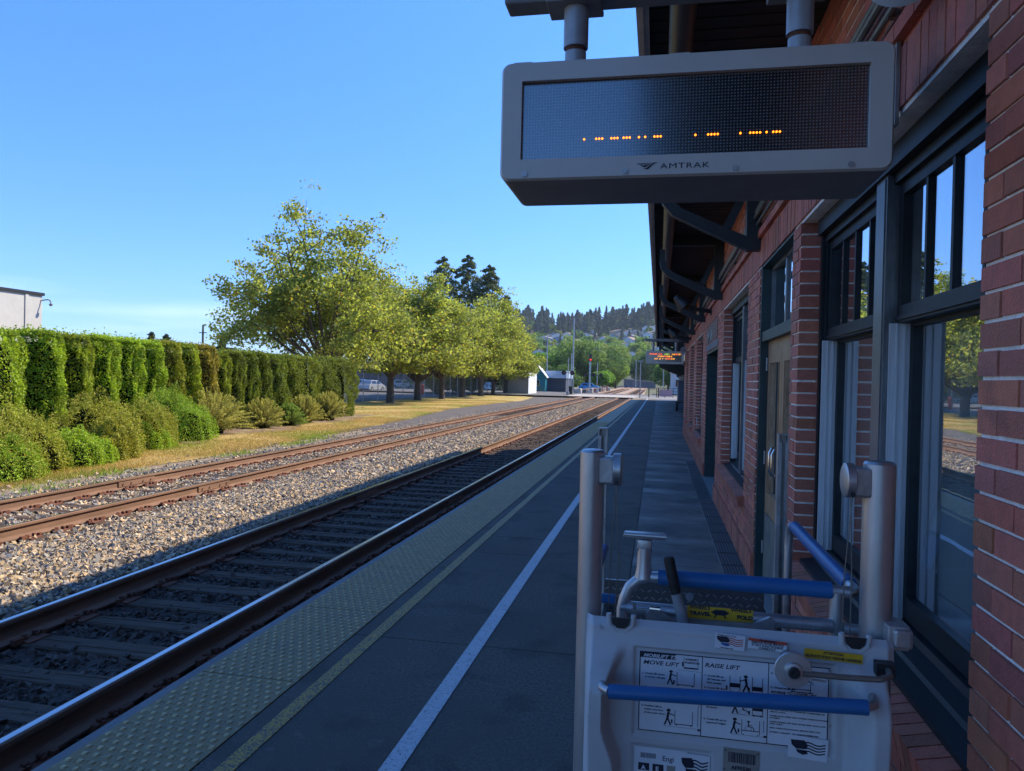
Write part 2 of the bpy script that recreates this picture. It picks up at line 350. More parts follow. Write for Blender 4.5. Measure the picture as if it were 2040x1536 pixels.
def specks(m, scale, rad_, col_, fac=.8):
    N, K = nodes(m); b = N['Principled BSDF']; src = b.inputs['Base Color'].links[0].from_socket; t = N.new('ShaderNodeTexCoord')
    v = N.new('ShaderNodeTexVoronoi'); v.inputs['Scale'].default_value = scale; K(t.outputs['Object'], v.inputs['Vector'])
    l = N.new('ShaderNodeMath'); l.operation = 'LESS_THAN'; l.inputs[1].default_value = rad_; K(v.outputs['Distance'], l.inputs[0]); f = N.new('ShaderNodeMath'); f.operation = 'MULTIPLY'; f.inputs[1].default_value = fac; K(l.outputs[0], f.inputs[0])
    q = N.new('ShaderNodeMix'); q.data_type = 'RGBA'; K(f.outputs[0], q.inputs[0]); K(src, q.inputs[6]); q.inputs[7].default_value = (*col_, 1); K(q.outputs[2], b.inputs['Base Color'])
grime(platm, 2.2, .12, .5, (.055, .051, .045), .55); grime(platm, 5.5, .05, .5, (.22, .21, .18), .68); specks(platm, 60, .16, (.36, .34, .30), .5); specks(platm, 2.6, .055, (.17, .165, .16), .6)
grime(slabm, 1.3, .15, .6, (.05, .052, .056), .52); grime(slabm, 6, .08, .5, (.17, .165, .15), .66); specks(slabm, 3, .05, (.03, .03, .03), .7)
grime(tact, 3, .15, .4, (.16, .12, .06), .52); grime(tact, 11, .08, .4, (.40, .32, .18), .62)
grime(wo.data.materials[0] if False else brick, 4, .1, .35, (.10, .04, .035), .6); grime(brick, 13, .05, .3, (.45, .24, .17), .68)
grime(polyg, 6, .1, .35, (.26, .25, .23), .6); grime(polyg, 30, .03, .45, (.16, .155, .15), .70)
grime(alu, 14, .06, .4, (.22, .21, .20), .62)
# worn puddle streaks across the slab
N, K = nodes(slabm); t = N.new('ShaderNodeTexCoord'); g = N.new('ShaderNodeMapping'); g.inputs['Scale'].default_value = (.45, 1.5, 1)
n2 = N.new('ShaderNodeTexNoise'); n2.inputs['Scale'].default_value = .9; n2.inputs['Detail'].default_value = 4; K(t.outputs['Object'], g.inputs['Vector']); K(g.outputs[0], n2.inputs['Vector'])
r = N.new('ShaderNodeMapRange'); r.inputs['From Min'].default_value = .46; r.inputs['From Max'].default_value = .60; r.inputs['To Min'].default_value = .85; r.inputs['To Max'].default_value = .5
K(n2.outputs['Fac'], r.inputs['Value']); K(r.outputs[0], N['Principled BSDF'].inputs['Roughness'])
mb = MB(); XJ = -.2
js = [-6, -1.6, 2.0, 4.46, 6.87, 7.6, 9.12, 12.52]+[12.52+3.05*i for i in range(1, 22)]
js[-1] = 77
for y0, y1 in zip(js, js[1:]):
    mb.box(-1.868, XJ-.006, y0+.005, y1-.005, -.5, 0, 0)
    mb.box(XJ+.006, .80, y0+.005, y1-.005, -.5, 0, 1)
mb.box(.80, 6, 24.9, 77, -.5, -.004, 1)
mb.box(-2.47, .8, -6, 77, -.6, -.022, 2)
struct(mb.build('platform', [platm, slabm, blackm]))
mb = MB(); mb.box(-2.5, -2.44, -6, 77, -.6, -.002); struct(mb.build('platform_edge', concrete))
sheet('platform_ramp', [(-2.5, 77), (6, 77), (6, 88.5), (-2.5, 88.5)], -.02, concrete)
def paint(name, x0, x1, z, m, y1=77):
    o = struct(MB().box(x0, x1, -5, y1, z-.003, z).build(name, m)); return o
def worn(name, c, thr=(.35, .5)):
    m = mat(name, c, .6, var=.12, vscale=30, bump=.3, bscale=120); N, K = nodes(m); b = N['Principled BSDF']; src = b.inputs['Base Color'].links[0].from_socket
    t = N.new('ShaderNodeTexCoord'); n = N.new('ShaderNodeTexNoise'); n.inputs['Scale'].default_value = 90; n.inputs['Detail'].default_value = 4; K(t.outputs['Object'], n.inputs['Vector'])
    r = N.new('ShaderNodeValToRGB'); r.color_ramp.elements[0].position = thr[0]; r.color_ramp.elements[1].position = thr[1]; K(n.outputs['Fac'], r.inputs[0])
    q = N.new('ShaderNodeMix'); q.data_type = 'RGBA'; K(r.outputs[0], q.inputs[0]); q.inputs[6].default_value = (.05, .053, .058, 1); K(src, q.inputs[7]); K(q.outputs[2], b.inputs['Base Color'])
    return m
paint('white_line', -1.115, -1.025, .004, worn('worn_white_paint', (.48, .50, .52), (.30, .42)))
paint('yellow_line', -1.775, -1.695, .004, worn('worn_yellow_paint', (.46, .27, .02), (.38, .60)))
# tactile paving: tiles with flat domes, and a raised lattice
mb = MB(); y = -1.2
while y < 77:
    mb.box(-2.44, -1.874, y+.004, y+1.216, -.02, .003); y += 1.22
V = []; Fc = []; base = []
prof = [(.0135, 0), (.0115, .0045), (.0, .0052)]
for j, yy in enumerate(np.arange(1.2, 30, .058)):
    off = .029 if j % 2 else 0
    for xx in np.arange(-2.415+off, -1.885, .058): base.append((xx, yy))
base = np.array(base); k = 8; ang = np.arange(k)*2*np.pi/k
ring1 = np.stack([np.cos(ang)*.0145, np.sin(ang)*.0145, np.full(k, .003)], 1); ring2 = np.stack([np.cos(ang)*.011, np.sin(ang)*.011, np.full(k, .0085)], 1)
tmpl = np.vstack([ring1, ring2, [[0, 0, .0088]]])
f4 = np.array([(i, (i+1) % k, k+(i+1) % k, k+i) for i in range(k)]+[(k+i, k+(i+1) % k, 2*k, 2*k) for i in range(k)])
for v in tmpl: pass
VV = (base[:, None, :]*1.0); VV = np.concatenate([VV, np.zeros((len(base), 1, 1))], 2)+tmpl[None]
tri = np.array([(i, (i+1) % k, k+(i+1) % k) for i in range(k)]+[(i, k+(i+1) % k, k+i) for i in range(k)]+[(k+i, k+(i+1) % k, 2*k) for i in range(k)])
FF = (tri[None]+(np.arange(len(base))*len(tmpl))[:, None, None]).reshape(-1, 3)
tp = mb.build('tactile_paving', tact); struct(tp)
dm = npmesh('tactile_dome_field', VV.reshape(-1, 3), FF, tactw, parent=tp)
mb = MB()
for yy in np.arange(1.2, 16, .029*2):
    for xx in np.arange(-2.415, -1.90, .058):
        mb.box(xx+.012, xx+.046, yy+.0135, yy+.0155, .003, .0045); mb.box(xx+.028, xx+.030, yy-.014, yy+.014, .003, .0045)
lt = mb.build('tactile_lattice', tactw, tp, recalc=False)
# drain and kerb concrete beside the wall
mb = MB(); mb.box(.60, .795, 5.0, 16.4, .0, .006, 1)
struct(mb.build('wall_gutter_strip', [concrete, concrete]))
g = MB()
for i in range(7): g.box(.605+i*.027, .605+i*.027+.013, 5.0, 16.2, .006, .012)
for y in np.arange(5, 16.2, .5): g.box(.602, .793, y, y+.012, .006, .0135)
tag(g.build('drain_grate', mat('cast_iron', (.06, .055, .055), .6, .3, var=.3)), 'long slotted drain grate let into the platform along the brick wall', 'drain')
# ---------------------------------------------------------------- railway tracks
def rail_prof():
    h = .172
    return [(-.068, 0), (.068, 0), (.068, .012), (.014, .030), (.009, .045), (.009, .125), (.014, .132), (.035, .138), (.036, .164), (.030, h-.002), (.020, h), (-.020, h), (-.030, h-.002), (-.036, .164), (-.035, .138), (-.014, .132), (-.009, .125), (-.009, .045), (-.014, .030), (-.068, .012)]
def make_rail(xc, root, y0=-6, y1=88.6):
    p = [(xc+a, -.372+b) for a, b in rail_prof()]; mb = MB(); n = len(p)
    ys = [y0, y1]; vs = [(x, y, z) for y in ys for x, z in p]
    for i in range(n):
        j = (i+1) % n; top = i == 10
        mb.add([vs[i], vs[j], vs[n+j], vs[n+i]], [(0, 1, 2, 3)], 1 if top else 0)
    mb.add([vs[i] for i in range(n)], [tuple(range(n))]); mb.add([vs[n+i] for i in range(n)], [tuple(range(n))])
    mb.box(xc-.03, xc-.0095, 11.0, 11.9, -.335, -.25); mb.box(xc+.0095, xc+.03, 11.0, 11.9, -.335, -.25)
    for q in (11.1, 11.3, 11.6, 11.8): mb.cyl((xc-.05, q, -.29), (xc+.05, q, -.29), .014, n=6)
    o = mb.build('rail', [rust, railtop], root); return o
tiemesh = []
for k in range(5):
    mb = MB(); nx = 9; q = random.Random(k)
    L_ = [(-1.28+i*2.56/nx) for i in range(nx+1)]
    for a, b in zip(L_, L_[1:]): pass
    w_ = .11+q.uniform(-.01, .01)
    prof_ = [(-w_, -.16), (w_, -.16), (w_, -.012), (w_-.012, 0), (-w_+.012, 0), (-w_, -.012)]
    mb.prism([(a+q.uniform(-.004, .004), b) for a, b in prof_], 0, -1.28, 1.28)
    for _ in range(3):
        yy = q.uniform(-w_+.03, w_-.03); x0 = q.uniform(-1.2, .3); mb.box(x0, x0+q.uniform(.5, .9), yy, yy+.01, .0, .004)
    o = mb.build('tie', tiew); tiemesh.append(o.data); col.objects.unlink(o); bpy.data.objects.remove(o)
mb = MB()
mb.box(-.17, .17, -.095, .095, .001, .012)
for sx_ in (-1, 1):
    for sy_ in (-.05, .05):
        mb.box(sx_*.088-.012, sx_*.088+.012, sy_-.012, sy_+.012, .010, .034); mb.box(sx_*.072-.014, sx_*.072+.014, sy_-.016, sy_+.016, .030, .046)
    mb.box(sx_*.095-.02, sx_*.095+.02, -.175, -.09, .002, .045)
    mb.box(sx_*.095-.02, sx_*.095+.02, .09, .13, .002, .040)
o = mb.build('tie_plate', rust2); platemesh = o.data; bpy.data.objects.remove(o)
def make_track(xc, gap, label, seed):
    q = random.Random(seed); root = empty('railway_track', (xc, 0, -.39)); tag(root, label, 'railway track', 'parallel railway tracks')
    for s in (-1, 1): make_rail(xc+s*.7525, root)
    ys = list(np.arange(1.2 if xc > -6 else 4.0, 88, .51)); stuffv = MB()
    for i, y in enumerate(ys):
        y += q.uniform(-.03, .03)
        if i < 96:
            t = bpy.data.objects.new('tie', q.choice(tiemesh)); col.objects.link(t); t.parent = root
            t.location = (q.uniform(-.05, .05), y, .006+q.uniform(-.006, .004)); t.rotation_euler = (0, 0, q.uniform(-.03, .03)+(math.pi if q.random() < .5 else 0))
            for s in (-1, 1):
                p = bpy.data.objects.new('tie_plate', platemesh); col.objects.link(p); p.parent = t
                fl = -1 if abs(t.rotation_euler.z) > 1 else 1
                p.location = (s*.7525-t.location.x*fl, 0, .0005)
        else: stuffv.box(xc-1.28, xc+1.28, y-.11, y+.11, -.5, -.384)
    o = stuffv.build('distant_ties', tiew, root); o['kind'] = 'stuff'
    return root
make_track(-3.92, 0, 'near railway track right beside the platform edge, mostly in shade', 1)
make_track(-8.2, 0, 'far railway track beyond the gravel strip, sunlit with rusty rails', 2)
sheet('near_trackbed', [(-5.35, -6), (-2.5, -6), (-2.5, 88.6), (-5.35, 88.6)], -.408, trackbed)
# rails beyond the crossing, as flat far lines of steel
mb = MB()
for xc in (-3.92, -8.2):
    for s in (-1, 1):
        x = xc+s*.75; mb.prism([(x-.036, 103), (x+.036, 103), (x-2+.036, 420), (x-2-.036, 420)], 2, -.37, -.2)
    for y in np.arange(103.5, 200, .55): xx = xc-2*(y-103)/317; mb.box(xx-1.25, xx+1.25, y-.11, y+.11, -.45, -.365, 1)
tag(mb.build('distant_track', [rust, tiew]), 'pair of rusty tracks running on beyond the level crossing', 'railway track', 'parallel railway tracks')
# ballast stones
def stones(name, P, size, label, pal, seed, g=None):
    g = np.random.default_rng(seed); n = len(P)
    ico = np.array([(1, 0, 0), (-1, 0, 0), (0, 1, 0), (0, -1, 0), (0, 0, 1), (0, 0, -1)], float)
    T = np.array([(0, 2, 4), (2, 1, 4), (1, 3, 4), (3, 0, 4), (2, 0, 5), (1, 2, 5), (3, 1, 5), (0, 3, 5)])
    A, B, C = rframes(n, g); s = size*g.uniform(.45, 1.35, n)
    sc3 = np.stack([s*g.uniform(.7, 1.2, n), s*g.uniform(.6, 1, n), s*g.uniform(.45, .9, n)], 1)
    # cut the sharp octahedron into a chunkier stone: 12 points from a jittered cuboid
    cube = np.array([(-1, -1, -1), (1, -1, -1), (1, 1, -1), (-1, 1, -1), (-1, -1, 1), (1, -1, 1), (1, 1, 1), (-1, 1, 1)], float)*.8
    T = np.array([(0, 3, 2), (0, 2, 1), (4, 5, 6), (4, 6, 7), (0, 1, 5), (0, 5, 4), (1, 2, 6), (1, 6, 5), (2, 3, 7), (2, 7, 6), (3, 0, 4), (3, 4, 7)])
    loc = cube[None]*g.uniform(.25, 1.35, (n, 8, 3))*sc3[:, None, :]
    W = loc[:, :, 0:1]*A[:, None]+loc[:, :, 1:2]*B[:, None]+loc[:, :, 2:3]*C[:, None]+P[:, None]
    FF = (T[None]+(np.arange(n)*8)[:, None, None]).reshape(-1, 3)
    pal = np.array(pal); cc = pal[g.integers(0, len(pal), n)]*g.uniform(.75, 1.25, (n, 1))
    o = npmesh(name, W.reshape(-1, 3), FF, stonem, np.repeat(cc, 12, 0)); tag(o, label, 'gravel', kind='stuff'); return o
def scatter(x0, x1, y0, y1, dens, z0, z1, seed, keep=None):
    g = np.random.default_rng(seed); n = int((x1-x0)*(y1-y0)*dens)
    P = np.stack([g.uniform(x0, x1, n), g.uniform(y0, y1, n), g.uniform(z0, z1, n)], 1)
    if keep is not None: P = P[keep(P, g)]
    return P
pal = [(.38, .29, .18), (.36, .28, .19), (.27, .25, .22), (.20, .20, .195), (.48, .40, .29), (.38, .29, .17), (.15, .14, .13), (.50, .35, .20), (.24, .20, .16)]
def offties(P, g, ph0):
    ph = (P[:, 1]-ph0) % .51; return (np.minimum(ph, .51-ph) > .10) | (g.uniform(size=len(P)) < .25)
def notrail(P, g):
    k = np.ones(len(P), bool)
    for xc in (-3.92, -8.2):
        for s in (-1, 1): k &= np.abs(P[:, 0]-(xc+s*.7525)) > .085
    tie = (np.abs(((P[:, 1]-(1.2)) % .51)-.0) < .12) | (np.abs(((P[:, 1]-1.2) % .51)-.51) < .12)
    return k
# heap between the tracks
P = np.vstack([scatter(-7.0, -5.15, 3, 14, 1500, -.42, -.37, 1), scatter(-7.0, -5.15, 14, 30, 700, -.42, -.37, 2), scatter(-7.0, -5.15, 30, 88, 240, -.42, -.37, 3)])
P[:, 2] += .035*np.clip(1-np.abs(P[:, 0]+6.05)/1.0, 0, 1)
far_ = P[:, 1] > 14
stones('ballast', P[~far_], .030, 'tan and grey crushed stone between the two tracks near the viewer', pal, 11)
stones('ballast', P[far_], .046, 'tan and grey crushed stone between the two tracks farther away', pal, 12)
P = np.vstack([scatter(-10.1, -8.95-.0, 7, 30, 330, -.44, -.385, 4), scatter(-10.1, -8.95, 30, 86, 190, -.44, -.385, 5), scatter(-7.45, -6.9, 4, 40, 700, -.425, -.385, 6), scatter(-8.9, -7.5, 5, 40, 500, -.42, -.392, 7), scatter(-11.2, -10.0, 8, 60, 28, -.45, -.415, 8)])
P = P[notrail(P, None)]; gg = np.random.default_rng(8); P = P[(P[:, 0] > -6.95) | (P[:, 0] < -9.5) | offties(P, gg, 4.0)]
stones('ballast', P, .034, 'loose crushed stone around and beyond the far track', pal, 13)
def betweenties(P, g):
    ph = (P[:, 1]-1.2) % .51; return (np.minimum(ph, .51-ph) > .115) | (g.uniform(size=len(P)) < .08)
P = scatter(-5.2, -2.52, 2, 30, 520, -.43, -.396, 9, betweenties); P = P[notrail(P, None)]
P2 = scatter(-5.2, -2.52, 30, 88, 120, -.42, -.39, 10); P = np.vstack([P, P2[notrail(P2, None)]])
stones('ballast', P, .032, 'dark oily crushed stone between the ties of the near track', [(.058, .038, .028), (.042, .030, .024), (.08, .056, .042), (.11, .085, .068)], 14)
#==BUILDING==
# ---------------------------------------------------------------- station building
X0 = .82
B = empty('station_building', (X0, 11, 0)); tag(B, 'long red brick railway station with deep eaves along the platform', 'building')
# openings: y0, y1, z0, z1
OP = dict(w1=(2.14, 4.72, .60, 2.64), d1=(4.98, 6.56, 0, 2.72), w3=(7.38, 10.06, .60, 2.64), d2=(11.02, 13.6, 0, 2.22), w4=(14.75, 17.1, .60, 2.64), w5=(18.3, 20.4, .60, 2.64), w6=(21.8, 23.2, .60, 2.64), wb=(-2.0, .4, .60, 2.64))
CH = .0735; BL = .213
def free(y0, y1, zc):
    iv = [(y0, y1)]
    for a, b, z0, z1 in OP.values():
        if z0 < zc < z1:
            nv = []
            for p, q in iv:
                if b <= p or a >= q: nv.append((p, q)); continue
                if p < a: nv.append((p, a))
                if b < q: nv.append((b, q))
            iv = nv
    return iv
bq = random.Random(3)
def bc():
    v = bq.uniform(.72, 1.22); return (v*bq.uniform(.95, 1.08), v*bq.uniform(.88, 1.10), v*bq.uniform(.75, 1.0))
def bricks(mb, y0, y1, nz0, nz1, x=X0, depth=.115):
    for i in range(nz0, nz1):
        z0 = i*CH+.005; z1 = (i+1)*CH-.006; zc = (z0+z1)/2
        for a, b in free(y0, y1, zc):
            off = (BL/2 if i % 2 else 0); k0 = math.floor((a-off)/BL); ks = []
            e = [a]; t = (k0+1)*BL+off
            while t < b-.05:
                if t-a > .05: e.append(t)
                t += BL
            e.append(b)
            for p, q in zip(e, e[1:]):
                j = bq.uniform(-.0025, .0025); yy0 = p+.005; yy1 = q-.005
                if p == a: yy0 = p
                if q == b: yy1 = q
                mb.box(x+j, x+depth, yy0, yy1, z0+bq.uniform(-.0012, .0012), z1+bq.uniform(-.0012, .0012), 0, bc())
wall = MB()
nz = lambda z: int(round(z/CH))
bricks(wall, .3, 24.9, 3, 36)           # z .22 - 2.65
# soldier course at the base (proud) and over the openings
def soldiers(mb, y0, y1, z0, z1, x, depth=.13, w_=CH):
    y = y0
    while y < y1-.02:
        mb.box(x+bq.uniform(-.002, .002), x+depth, y+.004, min(y+w_, y1)-.004, z0+.004, z1-.004, 0, bc()); y += w_
for a, b in free(.3, 24.9, .1): soldiers(wall, a, b, 0.0, .225, X0-.022)
soldiers(wall, .3, 24.9, 2.655, 2.875, X0-.003)
bricks(wall, .3, 24.9, 39, 43, X0+.004); OP2 = dict(OP); 
bricks(wall, .3, 24.9, 43, 50, X0+.004)
# fill between door head levels (door 1 and plaque over door 2)
# projecting band
y = .3
while y < 24.9:
    wall.box(X0-.03, X0+.1, y+.004, y+BL-.004, 2.895, 2.955, 0, bc()); y += BL
# mortar backing with the openings left out
zs = [0, .22, .6, 2.22, 2.64, 2.72, 3.7]
for za, zb in zip(zs, zs[1:]):
    for a, b in free(.3, 24.9, (za+zb)/2): wall.box(X0+.009, X0+.112, a+.007, b-.007, za, zb, 1)
wo = wall.build('wall', [brick, mortar], B, recalc=False)
# plain structure behind: inner wall leaf, side and upper walls
plain = mat('brick_plain', (.20, .065, .05), .8, var=.2); N, K = nodes(plain)
t = N.new('ShaderNodeTexCoord'); mpg = N.new('ShaderNodeMapping'); mpg.inputs['Rotation'].default_value = (R(90), 0, R(90)); bt = N.new('ShaderNodeTexBrick')
bt.inputs['Color1'].default_value = (.22, .07, .05, 1); bt.inputs['Color2'].default_value = (.17, .055, .042, 1); bt.inputs['Mortar'].default_value = (.4, .38, .35, 1)
bt.inputs['Scale'].default_value = 1; bt.inputs['Mortar Size'].default_value = .006; bt.inputs['Brick Width'].default_value = .213; bt.inputs['Row Height'].default_value = .0735
K(t.outputs['Object'], mpg.inputs['Vector']); sep = N.new('ShaderNodeSeparateXYZ'); cmb = N.new('ShaderNodeCombineXYZ'); K(t.outputs['Object'], sep.inputs[0]); ad = N.new('ShaderNodeMath'); K(sep.outputs['X'], ad.inputs[0]); K(sep.outputs['Y'], ad.inputs[1])
K(ad.outputs[0], cmb.inputs['X']); K(sep.outputs['Z'], cmb.inputs['Y']); K(cmb.outputs[0], bt.inputs['Vector']); K(bt.outputs[0], N['Principled BSDF'].inputs['Base Color'])
mb = MB()
for za, zb in zip(zs, zs[1:]):
    for a, b in free(-8, 24.9, (za+zb)/2):
        mb.box(X0+.116, X0+.30, a-.0 if a < -1 else a+.012, b-.012, za, zb)
mb.box(X0+.004, X0+.112, -8, .298, 0, 3.7)
mb.box(X0, 9, 24.9, 25.0, 0, 6.4); mb.box(8.9, 9, -8, 24.9, 0, 6.4); mb.box(X0, 9, -8.1, -8, 0, 6.4)
mb.box(X0+.002, X0+.25, -8, 24.9, 3.7, 6.4)
mb.box(2.0, 9, 25.0, 42, 0, 3.6)
mb.build('rear_wall', plain, B)
mb = MB(); mb.box(-.2, 9, -8, 23.6, 6.4, 6.5); mb.build('upper_roof', soffitm, B)
mb = MB(); mb.box(X0+.3, 8.9, -8, 24.9, 3.3, 3.4); mb.box(5, 5.1, -8, 24.9, 0, 3.3); mb.box(X0+.3, 5, -8, 24.9, -.05, -.02)
for y in (4.85, 6.9, 10.6, 13.9, 17.7, 21): mb.box(X0+.3, 5, y, y+.1, 0, 3.3)
mb.build('interior', inter, B)
# eaves
mb = MB(); mb.box(-.13, 2.0, -8, 42, 3.66, 3.80)
for y in np.arange(-8, 42, .14): mb.box(-.128, X0, y, y+.012, 3.654, 3.66)
mb.build('soffit', soffitm, B)
MB().box(-.165, -.13, -8, 42, 3.60, 3.86).build('fascia', fascia, B)
MB().box(-.13, -.10, -8, 42, 3.615, 3.653).build('drip_board', fascia, B)
MB().cyl((.075, -8, 3.56), (.075, 42, 3.56), .068, n=20).build('gutter_pipe', bronze, B, smooth=True)
mb = MB(); mb.box(-.16, 9, 25.1, 42, 3.86, 3.95); mb.box(-.16, X0, -8, 25.1, 3.86, 3.95); mb.build('roof', soffitm, B)
# brackets
def bracket(y):
    mb = MB(); h = .055
    mb.box(.70, X0-.005, y-h, y+h, 2.80, 3.655)
    mb.box(.0, .70, y-h, y+h, 3.53, 3.654)
    pts = [(.72, 2.80), (.72, 2.91), (.45, 3.03), (.16, 3.165), (.075, 3.24), (.045, 3.33), (.04, 3.48), (-.03, 3.48), (-.03, 3.32), (-.005, 3.21), (.08, 3.11), (.4, 2.95)]
    mb.prism(pts, 1, y-h+.006, y+h-.006)
    mb.prism([(.5, 3.0), (.58, 2.99), (.715, 3.3), (.715, 3.45)], 1, y-.03, y+.03)
    mb.build('bracket', bracketm, B)
for i in (-2, 0, 1, 2, 3, 4, 5, 6, 7, 8): bracket(6.6+3.78*i)
# conduits on the wall
mb = MB()
for x, z, r in ((.775, 3.12, .017), (.765, 3.07, .017), (.785, 3.015, .013)):
    mb.cyl((x, -6, z), (x, 24.5, z), r, n=10)
    for y in np.arange(1.0, 24, 1.9): mb.box(x-.004, X0, y, y+.02, z-r-.004, z+r+.004)
mb.build('conduit', conduitm, B, smooth=True)
# windows ---------------------------------------------------------------
def window(y0, y1, z0=.60, z1=2.64, n=2, mont=3, curtain=True, bare=False):
    xo = X0+.115
    fr = MB(); t = .05
    fr.box(xo, xo+.16, y0, y0+t, z0, z1); fr.box(xo, xo+.16, y1-t, y1, z0, z1)
    fr.box(xo+.02, xo+.16, y0+t, y0+t+.03, z0, z1-t); fr.box(xo+.02, xo+.16, y1-t-.03, y1-t, z0, z1-t)
    fr.box(xo-.03, xo+.16, y0+t, y1-t, z1-.09, z1); fr.box(xo+.01, xo+.16, y0+t+.03, y1-t-.03, z1-.13, z1-.09)
    # sloping black sill with steps
    zs_ = z0
    fr.prism([(X0-.0+.03, zs_), (xo+.2, zs_), (xo+.2, zs_+.11), (xo+.07, zs_+.095), (xo+.06, zs_+.07), (xo+.0, zs_+.055), (xo-.01, zs_+.04), (X0+.03, zs_+.03)], 1, y0+t, y1-t)
    f = fr.build('window', greenpaint, B)
    m = MB(); ym = (y0+y1)/2; mw = .16
    if n == 2:
        m.box(xo-.015, xo+.12, ym-mw/2, ym+mw/2, z0+.05, z1-.09); m.box(xo-.02, xo-.0151, ym-mw/2+.02, ym-mw/2+.03, z0+.06, z1-.1)
        m.build('mullion', mull, f)
    bays = [(y0+t+.03, ym-mw/2), (ym+mw/2, y1-t-.03)] if n == 2 else [(y0+t+.03, y1-t-.03)]
    zr = 1.955
    for a, b in bays:
        # upper sash
        s = MB(); x = xo+.035
        s.box(x, x+.04, a, a+.045, zr, z1-.13); s.box(x, x+.04, b-.045, b, zr, z1-.13)
        s.box(x-.002, x+.042, a, b, zr-.025, zr+.045); s.box(x, x+.04, a+.045, b-.045, z1-.18, z1-.13)
        s.box(x-.012, x-.002, a, b, zr-.015, zr+.0)
        w_ = (b-a-.09)/(mont+1)
        for i in range(1, mont+1): s.box(x+.004, x+.036, a+.045+w_*i-.011, a+.045+w_*i+.011, zr+.045, z1-.18)
        s.build('upper_sash', greenpaint, f)
        MB().box(x+.019, x+.021, a+.04, b-.04, zr+.04, z1-.17).build('pane', glass, f)
        # lower sash set in, with grey jamb liners at its sides
        s = MB(); x2 = xo+.085
        s.box(x2, x2+.04, a, a+.05, z0+.11, zr-.0); s.box(x2, x2+.04, b-.05, b, z0+.11, zr)
        s.box(x2, x2+.04, a+.05, b-.05, z0+.11, z0+.2); s.box(x2-.002, x2+.04, a+.05, b-.05, zr-.04, zr+.03)
        s.build('lower_sash', greenpaint, f)
        MB().box(x2+.019, x2+.021, a+.045, b-.045, z0+.19, zr-.03).build('pane', glass, f)
        j = MB(); j.box(xo+.005, xo+.084, b-.014, b+.003, z0+.1, zr-.026); j.box(xo+.03, xo+.036, b-.02, b-.014, z0+.1, zr-.026); j.box(xo+.06, xo+.066, b-.02, b-.014, z0+.1, zr-.026)
        j.build('jamb_liner', greywood, f)
        MB().box(xo+.005, xo+.084, a-.003, a+.014, z0+.1, zr-.026).build('jamb_liner', greywood, f)
        if curtain:
            c = MB(); pts = []
            yy = b-.02
            k = 0
            while yy > b-.34: pts.append((xo+.21+(.035 if k % 2 else 0), yy)); yy -= .035; k += 1
            for (xa, ya), (xb, yb) in zip(pts, pts[1:]): c.add([(xa, ya, z0+.1), (xb, yb, z0+.1), (xb, yb, z1), (xa, ya, z1)], [(0, 1, 2, 3)])
            c.build('curtain', curtainm, f, smooth=False)
    # brick sill: bricks on edge, sloping out
    b_ = MB(); y = y0-.04
    slope = Matrix.Translation((X0-.045, 0, z0-.11)) @ Matrix.Rotation(R(-12), 4, 'Y')
    while y < y1+.02:
        b_.box(0, .17, y+.004, y+CH-.004, 0, .1, 0, bc(), slope); y += CH
    b_.box(X0-.03, X0+.10, y0-.03, y1+.03, z0-.1, z0-.045, 1)
    b_.build('window_sill', [brick, mortar], f)
    return f
window(*OP['w1'][:2])
window(*OP['w3'][:2])
for k in ('w4', 'w5', 'w6'): window(*OP[k][:2], curtain=False)
window(*OP['wb'][:2], curtain=False)
# door 1: varnished pair of doors with transom
y0, y1, _, z1 = OP['d1']; xo = X0+.045
fr = MB(); t = .06
fr.box(X0+.01, xo+.16, y0, y0+t, 0, z1); fr.box(X0+.01, xo+.16, y1-t, y1, 0, z1); fr.box(X0+.01, xo+.16, y0+t, y1-t, z1-.08, z1)
fr.box(X0+.02, xo+.12, y0+t, y1-t, 2.02, 2.10)
d = fr.build('door', greenpaint2, B)
fr = MB(); ymid = (y0+y1)/2
for a, b in ((y0+t, ymid), (ymid, y1-t)):
    fr.box(xo+.04, xo+.075, a, a+.03, 2.10, z1-.08); fr.box(xo+.04, xo+.075, b-.03, b, 2.10, z1-.08); fr.box(xo+.04, xo+.075, a, b, 2.10, 2.13); fr.box(xo+.04, xo+.075, a, b, z1-.11, z1-.08)
fr.build('transom_frame', mull, d)
MB().box(xo+.056, xo+.058, y0+t, y1-t, 2.12, z1-.09).build('transom_pane', glass, d)
kick = mat('weathered_kick_panel', (.45, .38, .26), .55, var=.4, vscale=5, c2=(.09, .10, .10))
for a, b in ((y0+t+.003, ymid-.003), (ymid+.003, y1-t-.003)):
    l = MB(); st = .13
    l.box(xo+.03, xo+.075, a, a+st, .01, 2.02); l.box(xo+.03, xo+.075, b-st, b, .01, 2.02)
    l.box(xo+.03, xo+.075, a+st, b-st, 1.84, 2.02); l.box(xo+.03, xo+.075, a+st, b-st, .62, .78); l.box(xo+.034, xo+.07, a+st, b-st, .01, .62)
    l.box(xo+.022, xo+.03, a+st-.012, a+st, .78, 1.84); l.box(xo+.022, xo+.03, b-st, b-st+.012, .78, 1.84)
    l.build('door_leaf', oak, d)
    MB().box(xo+.026, xo+.0298, a+.02, b-.02, .03, .60).build('kick_panel', kick, d)
    MB().box(xo+.05, xo+.053, a+st-.005, b-st+.005, .775, 1.845).build('door_pane', glass, d)
    yc = b-st/2 if a < ymid-.1 and b < ymid+.1 else a+st/2
    h = MB(); h.tube([(xo+.028, yc, .98), (xo-.02, yc, .985), (xo-.035, yc, 1.02), (xo-.035, yc, 1.15), (xo-.02, yc, 1.185), (xo+.028, yc, 1.19)], .011, n=8)
    h.build('handle', chrome, d, smooth=True)
h = MB()
